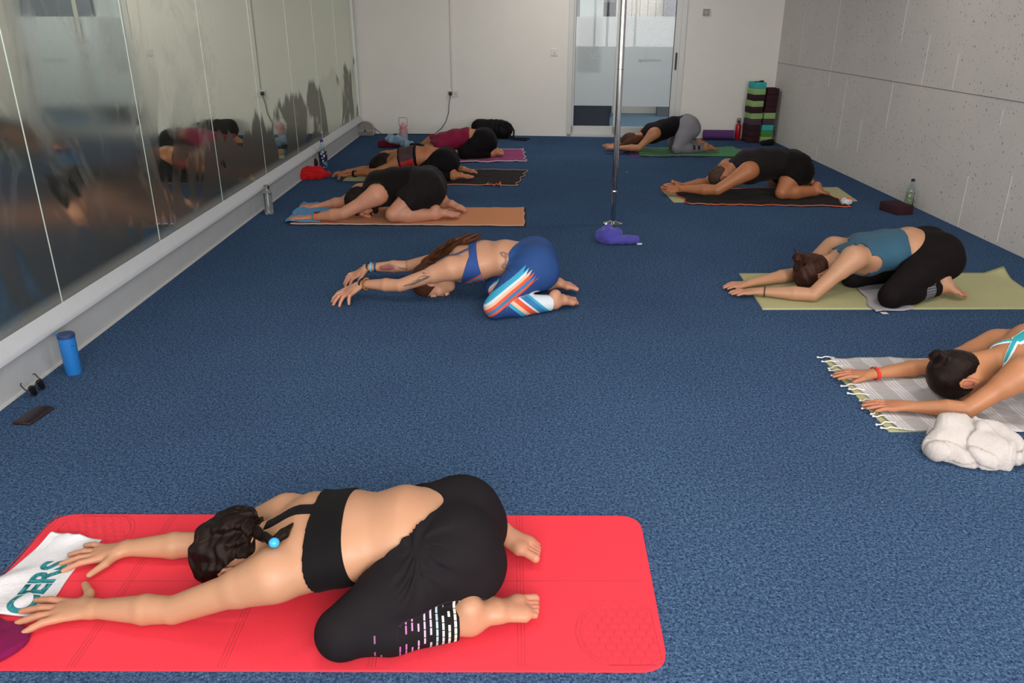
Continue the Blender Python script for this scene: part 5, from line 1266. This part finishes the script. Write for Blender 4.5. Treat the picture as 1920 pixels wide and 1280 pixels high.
def big_bottle(q, label, capc, liquid, s=1.0, lab_=None, level=.16):
    b = empty('water_bottle', (q[0], q[1] + .035, 0), 0, label, 'bottle'); c = tuple(b.location); S = lambda p: [(a * s, z * s) for a, z in p]
    body = [(.030, 0), (.040, .006), (.043, .02), (.043, .08), (.040, .09), (.040, .11), (.043, .12), (.043, .165), (.038, .19), (.026, .225), (.015, .25), (.0135, .27)]
    lathe_part('bottle_body', S(body + [(a - .0015, z) for a, z in body[::-1][:-1]] + [(0, .003)]), c, PLAST, b); lathe_part('cap', S([(.017, .262), (.017, .285), (.015, .287), (0, .287)]), c, plain('cap_' + capc[1:], capc, .4), b)
    if liquid: lathe_part('drink', S([(0, .004), (.038, .008), (.0405, .03), (.0405, .08), (.0375, .09), (.0375, .11), (.0405, .12), (.0405, level), (0, level)]), c, liquid, b)
    if lab_: lathe_part('label', S([(.0412, .085), (.0436, .085), (.0436, .165), (.0412, .165)]), c, lab_, b)
    return b
t = NT('bottle_label'); z = t.sep(t.coord()); a_ = t.noise(38, 2); t.set(Base_Color=t.mix(t.math('GREATER_THAN', a_, .6), srgb('#161a3c'), srgb('#c9d6e0')), Roughness=.4)
big_bottle(G(606, 316), 'clear plastic water bottle with dark blue label and cap, behind the red cloth', '#2a2f66', glass('water_blue', (.75, .86, .92), 0, 1.2), 1.06, t.m, .07)
big_bottle(G(1706, 391), 'clear bottle with black cap and pale green drink by the right wall', '#131011', glass('green_drink', (.82, .88, .60), 0, 1.15), .86, None, .15)
b = big_bottle(G(1449, 267), 'small clear bottle with dark cap between the block stack and the right wall', '#2a2c30', None, .68)
q = PW(756, 262); p_ = BW(q[0], -.55, 0); p_ = G(757, 276); b = empty('pink_bottle', (p_[0], p_[1] + .05, 0), 0, 'tall pink to blue tinted bottle with wire loop handle, back left', 'bottle'); c = tuple(b.location)
t = NT('pink_blue_plastic'); z = t.sep(t.coord()).outputs[2]; t.set(Base_Color=t.ramp(t.math('MULTIPLY', z, 3.6), [(0.05, srgb('#8fa3bd')), (.55, srgb('#b7a3ae')), (.8, srgb('#c98d92'))]), Roughness=.25, Transmission_Weight=.35, IOR=1.3)
r = .052
lathe_part('bottle_body', [(r * .9, 0), (r, .01), (r, .07), (r * .96, .08), (r, .09), (r, .15), (r * .96, .16), (r, .17), (r, .22), (r * .8, .235), (r * .7, .24)], c, t.m, b)
lathe_part('screw_lid', [(r * .72, .238), (r * .85, .242), (r * .85, .265), (.024, .275), (.020, .292), (.018, .30), (0, .302)], c, plain('lid_pink', '#c48a8a', .35), b)
m = MB(); m.tube([(c[0] - .05, c[1], .25), (c[0] - .052, c[1], .35), (c[0] - .046, c[1], .358), (c[0] + .046, c[1], .358), (c[0] + .052, c[1], .35), (c[0] + .05, c[1], .25)], .004, 8); m.build('wire_handle', plain('wire_grey', '#8d8489', .4), b, c, True)
p_ = G(1382, 262); b = empty('steel_bottle', (p_[0], p_[1], 0), 0, 'red metal bottle with black loop cap left of the block stack', 'bottle'); c = tuple(b.location)
lathe_part('bottle_body', [(.034, 0), (.037, .006), (.037, .175), (.033, .195), (.020, .215), (.018, .225)], c, plain('enamel_red', '#a3121c', .3), b); lathe_part('cap', [(.021, .222), (.021, .245), (.010, .252)], c, BLK, b)
m = MB(); m.tube([(c[0] - .018, c[1], .24), (c[0] - .019, c[1], .262), (c[0] - .008, c[1], .278), (c[0] + .008, c[1], .278), (c[0] + .019, c[1], .262), (c[0] + .018, c[1], .24)], .006, 8); m.build('cap_loop', BLK, b, c, True)
m = MB(); m.tube([(c[0] + .022, c[1] - .015, .235), (c[0] + .034, c[1] - .02, .225), (c[0] + .034, c[1] - .02, .205)], .004, 8); m.build('key_ring', plain('ring_pale', '#c9a8a0', .4), b, c, True)
# ---- phone and sunglasses
q = G(64, 781); ang = math.atan2(*(G(92, 762) - G(38, 798))[[1, 0]]); m = MB(); m.box((q[0], q[1], .006), (.150, .078, .011), ang, .0045, 3); ph = tag(m.build('phone', plain('phone_case', '#2a1718', .45), None, (q[0], q[1], 0), True), 'dark phone lying on the carpet near the low wall', 'phone')
m = MB(); m.box((q[0], q[1], .0120), (.142, .070, .0012), ang, .0004); m.build('screen', plain('phone_screen', '#241619', .12), ph, (q[0], q[1], 0))
q = G(76, 736); gl_ = empty('sunglasses', (q[0], q[1], 0), 0, 'round black sunglasses leaning against the low grey wall', 'sunglasses'); go = tuple(gl_.location)
LENS = glass('dark_lens', (.25, .2, .22), .05, 1.1); d_ = nrm(G(78, 725) - G(62, 738)); d_ = np.array([d_[0], d_[1], 0]); d_ = nrm(d_); up = nrm(np.array([-.35, -.1, .93])); cs = []
for k, s_ in enumerate((-1, 1)):
    cc_ = np.array(go) + d_ * s_ * .031 + up * .026; cs.append(cc_); m = MB()
    m.tube([cc_ + (d_ * math.cos(a) + up * math.sin(a)) * .024 for a in np.linspace(0, 2 * math.pi, 28, endpoint=False)], .003, 8, True); fr = m.build('rim', BLK, gl_, go, True)
    m = MB(); n_ = np.cross(d_, up); ring = [cc_ + (d_ * math.cos(a) + up * math.sin(a)) * .023 for a in np.linspace(0, 2 * math.pi, 28, endpoint=False)]; m.add([p + n_ * .0008 for p in ring] + [p - n_ * .0008 for p in ring], [tuple(range(28)), tuple(range(55, 27, -1))] + [(i, i + 28, (i + 1) % 28 + 28, (i + 1) % 28) for i in range(28)]); m.build('lens', LENS, fr, go)
    m = MB(); e = cc_ + d_ * s_ * .026 + up * .012; back = np.array([-.85, .35, 0]); m.tube([e, e + back * .015 + up * .01, e + back * .020 + up * .030, e + back * .020 + up * .034 - d_ * s_ * .01], .0028, 8); m.build('temple_arm', BLK, gl_, go, True)
m = MB(); m.tube([cs[0] + d_ * .022 + up * .008, np.array(go) + up * .038, cs[1] - d_ * .022 + up * .008], .0026, 8); m.build('bridge', BLK, gl_, go, True)
# ---- cloth heaps on the left
q = G(590, 336); RC = fabric('red_jersey', '#b3141c', 400, .2, .3, .85, .08)
blob('red_cloth', RC, [Prim((q[0] - .10, q[1] + .05, .05), (q[0] + .02, q[1] + .08, .06), .07, .07, None, .04), Prim((q[0] - .10, q[1] - .02, .03), (q[0] + .07, q[1] + .02, .03), .05, .04, None, .04), Prim((q[0] + .08, q[1] + .04, .05), (q[0] + .14, q[1] + .03, .05), .04, .025, None, .03)], .006, lambda P: .018 * np.abs(np.sin(P @ np.array([19, 14, 24]) + 2.0 * np.sin(P @ np.array([-16, 20, 14])))) - .007, 'red crumpled cloth on the carpet by the low wall', 'cloth')
q = G(582, 318); blob('woollen_hat', fabric('maroon_dark', '#3a1a20', 400, .2, .1, .9), [Ell((q[0], q[1] + .06, .06), (1, 0, 0), (0, 0, 1), .075, .07, .065, .02)], .007, lump(.004, 14, 7), 'dark maroon hat tucked behind the red cloth', 'hat')
q = G(733, 277); blob('maroon_cloth', fabric('maroon_cloth_m', '#5d1426', 400, .2, .2, .9), [Prim((q[0] - .12, q[1] + .04, .04), (q[0] + .13, q[1] + .06, .05), .05, .06, None, .03)], .008, lump(.01, 13, 9), 'dark maroon cloth under the pale blue one, back left', 'cloth')
q = G(750, 279); BC = fabric('pale_denim', '#7d95ab', 400, .2, .3, .9)
blob('pale_blue_cloth', BC, [Prim((q[0] - .13, q[1] + .10, .11), (q[0] - .02, q[1] + .08, .105), .055, .055, None, .03), Prim((q[0] - .02, q[1] + .08, .10), (q[0] + .12, q[1] + .0, .045), .055, .06, None, .03), Prim((q[0] + .1, q[1] + .0, .045), (q[0] + .20, q[1] - .02, .03), .055, .035, None, .02), Prim((q[0] - .15, q[1] + .08, .12), (q[0] - .13, q[1] + .04, .09), .04, .03, None, .02)], .008,
    lambda P: .020 * np.abs(np.sin(P @ np.array([18, 16, 30]) + 1.8 * np.sin(P @ np.array([-16, 20, 22])))) - .008, 'pale blue crumpled garment in front of the pink bottle', 'garment')
# ---- fan heater in the corner
tq, _ = PW(694, 251); hc = BW(tq, -.20, 0); HG = plain('heater_grey', '#9a958e', .5); fh = empty('fan_heater', tuple(hc), 0, 'small rounded grey fan heater in the back left corner', 'heater'); ho = tuple(fh.location)
m = MB(); pts = []
for i in range(25): a = math.pi * i / 24; pts.append((math.cos(a) * .115, .075 + math.sin(a) * .115))
pts = [(.125, .03), (.12, .075)] + pts[1:-1] + [(-.12, .075), (-.125, .03), (-.105, .0), (.105, .0)]
def prism(m, pts, c, y0, y1, inset=.0):
    n = len(pts); cx = np.mean([p[0] for p in pts]); cz = np.mean([p[1] for p in pts]); vs = []
    for y, k in ((y0, 1 - inset), (y0 + .012, 1), (y1 - .012, 1), (y1, 1 - inset)): vs += [(c[0] + cx + (p[0] - cx) * k, c[1] + y, c[2] + cz + (p[1] - cz) * k) for p in pts]
    fs = [tuple(range(n)), tuple(range(4 * n - 1, 3 * n - 1, -1))]
    for r_ in range(3): fs += [(r_ * n + i, (r_ + 1) * n + i, (r_ + 1) * n + (i + 1) % n, r_ * n + (i + 1) % n) for i in range(n)]
    m.add(vs, fs)
prism(m, pts, hc, -.055, .055, .08); m.build('heater_body', HG, fh, ho, True)
m = MB()
for i in range(11):
    x = -.09 + i * .018; h_ = math.sqrt(max(.0, .105 ** 2 - x * x)); m.tube([(hc[0] + x, hc[1] - .058, .085), (hc[0] + x, hc[1] - .06, .085 + h_ * .9)], .0028, 6)
m.tube([(hc[0] + math.cos(a) * .105, hc[1] - .056, .08 + math.sin(a) * .105) for a in np.linspace(0, math.pi, 24)], .005, 6); m.build('grille', plain('grille_grey', '#6f6b66', .5), fh, ho, True)
m = MB(); prism(m, [(.10, .0), (.10, .055), (-.10, .055), (-.10, .0)], (hc[0], hc[1] - .008, .008), -.058, .0, .03); m.build('base_panel', plain('heater_dark', '#77736d', .5), fh, ho, True)
m = MB(); m.lathe([(0, -.012), (.012, -.012), (.012, .012), (0, .012)], (hc[0], hc[1] - .066, .072), 16); m.build('dial', BLK, fh, ho, True)
m = MB(); m.tube([(hc[0] + .11, hc[1] + .02, .10), (hc[0] + .15, hc[1] + .06, .06), (hc[0] + .20, hc[1] + .10, .008), (hc[0] + .3, hc[1] + .1, .006)], .004, 8); m.build('power_cord', BLK, fh, ho, True)
# ---- backpack behind the farthest woman
q = G(935, 262); bp = empty('backpack', (q[0], q[1] + .16, 0), 0, 'black backpack with loose straps, behind the farthest woman', 'bag'); bo_ = tuple(bp.location); BK = fabric('black_nylon', '#131013', 300, .3, .1, .6)
blob('bag_body', BK, [Prim((q[0] - .28, q[1] + .18, .12), (q[0] + .02, q[1] + .16, .12), (.13, .10, .1), (.13, .11, .1), (0, 0, 1), .04), Ell((q[0] + .07, q[1] + .14, .11), (1, 0, 0), (0, 0, 1), .12, .11, .12, .04)], .010, lump(.008, 14, 3), origin=bo_, parent=bp)
for j, (x0, x1, y_) in enumerate(((.16, .42, .02), (.15, .38, -.12))):
    m = MB(); m.tube([(q[0] + x0 - .04, q[1] + .1, .06), (q[0] + x0 + .04, q[1] + y_ + .05, .015), (q[0] + x1 - .08, q[1] + y_ + .03, .012), (q[0] + x1, q[1] + y_, .010)], .009, 6); m.build('loose_strap', BK, bp, bo_, True)
m = MB(); m.tube([(q[0] + .08, q[1] + .03, .22), (q[0] + .16, q[1] + .0, .20), (q[0] + .205, q[1] + .0, .12), (q[0] + .20, q[1] + .0, .03)], .012, 8); m.build('shoulder_strap', BK, bp, bo_, True)
m = MB(); m.tube([(q[0] + .03, q[1] + .04, .225), (q[0] + .11, q[1] + .02, .19), (q[0] + .14, q[1] + .0, .11), (q[0] + .13, q[1] + .0, .03)], .008, 8); m.build('webbing', BK, bp, bo_, True)
# ---- rolled purple mat against the back wall
a_, b_ = PW(1316, 257)[0], PW(1372, 257)[0]; A = BW(a_, -.12, .062); B = BW(b_, -.12, .062); rmn = MB(); n_ = 34
sp = [];
for i in range(90): th_ = i / 90 * 2 * math.pi * 3.6; sp.append((.020 + .010 * th_ / (2 * math.pi) * 1.12, th_))
vs = []; fs = []
for e in (A, B):
    for r_, th_ in sp:
        for dr in (0, .008): vs.append(tuple(e + BN * (r_ + dr) * math.cos(th_) + np.array([0, 0, 1]) * (r_ + dr) * math.sin(th_)))
N = len(sp) * 2
for i in range(len(sp) - 1):
    a = i * 2; fs += [(a, a + 1, a + 3, a + 2), (N + a, N + a + 2, N + a + 3, N + a + 1), (a + 1, N + a + 1, N + a + 3, a + 3), (a, a + 2, N + a + 2, N + a)]
rmn.add(vs, fs); tag(rmn.build('rolled_mat', PU, None, tuple((A + B) / 2 - np.array([0, 0, .062])), True), 'rolled purple yoga mat lying against the back wall', 'mat')
# ---- yoga blocks: two stacks, one mesh per kind, copied
BC_ = {'t': ('#3fa9a8', 'turquoise'), 'l': ('#8fae74', 'lime green'), 'b': ('#3a2329', 'dark brown'), 'g': ('#4a3d47', 'grey brown'), 'n': ('#4f8a3a', 'leaf green')}
BMAT = {k: fabric('foam_' + n.replace(' ', '_'), c_, 200, .2, .0, .85, .05) for k, (c_, n) in BC_.items()}
tb, _ = PW(1399, 260); tc, _ = PW(1419, 261)
bh = .0755; proto = {}
def block(k, c, rz, label):
    if k not in proto:
        m = MB(); m.box((0, 0, bh / 2), (.150, .225, bh - .001), 0, .005, 2); o = m.build('yoga_block', BMAT[k], None, (0, 0, 0), True); proto[k] = o
    else:
        o = proto[k].copy(); COL.objects.link(o)
    o.location = c; o.rotation_euler = (0, 0, rz); return tag(o, label, 'yoga block', 'yoga blocks stacked in the back right corner')
ordn = ['lowest', 'second from the bottom', 'third from the bottom', 'fourth from the bottom', 'fifth from the bottom', 'sixth from the bottom', 'seventh from the bottom', 'eighth from the bottom', 'ninth from the bottom', 'topmost']
rs = np.random.RandomState(3)
for k, ch in enumerate('bbbglblblt'):
    off = [0, 0, 0, 0, .012, 0, .008, .014, .016, .018][k]; o = block(ch, tuple(BW(tb + off + .0, -.28 + rs.rand() * .008 - (.02 if k in (3, 5) else 0), k * bh)), BANG + .22 + (rs.rand() - .5) * .05, '%s foam yoga block, %s in the left-hand stack' % (BC_[ch][1], 'topmost' if k == 9 else ordn[k]))
    top_l = o
for k, ch in enumerate('lntglbbbb'):
    block(ch, tuple(BW(tc + .035 + k * .0035, -.24 + rs.rand() * .008, k * bh)), BANG + .10 + (rs.rand() - .5) * .03, '%s foam yoga block, %s in the right-hand stack' % (BC_[ch][1], 'topmost' if k == 8 else ordn[k]))
lc = BW(tb + .02, -.30, 10 * bh); m = MB(); m.tube([lc + np.array([-.05, 0, .004]), lc + np.array([.0, -.01, .006]), lc + np.array([.03, .0, .010])], .005, 6); m.box(tuple(lc + np.array([.045, 0, .010])), (.05, .03, .018), .2, .004); tag(m.build('black_strap', BLK, None, tuple(lc), True), 'small black strap lying on top of the left block stack', 'strap')
q = G(1440, 273); blob('dark_shoe', fabric('shoe_black', '#1a1315', 300, .2, .1, .8), [Prim((q[0] - .07, q[1] + .02, .03), (q[0] + .06, q[1] + .04, .04), (.045, .03, .03), (.045, .04, .03), (0, 1, 0), .02)], .008, lump(.004, 20, 1), 'small dark bundle on the floor in front of the block stacks', 'bundle')
# single block by the right wall
q = G(1673, 404); qa = G(1683, 404); qb = G(1644, 392); qc = G(1704, 398)
o = block('b', (0, 0, 0), 0, 'dark brown foam yoga block alone on the carpet near the right wall'); o.name = 'yoga_block'
u_ = nrm((qa - qb)[:2]); ang = math.atan2(u_[1], u_[0]); ctr = qa[:2] - u_ * .112 + np.array([-u_[1], u_[0]]) * .075
o.location = (ctr[0], ctr[1], 0); o.rotation_euler = (0, 0, ang - math.pi / 2); del o['group']
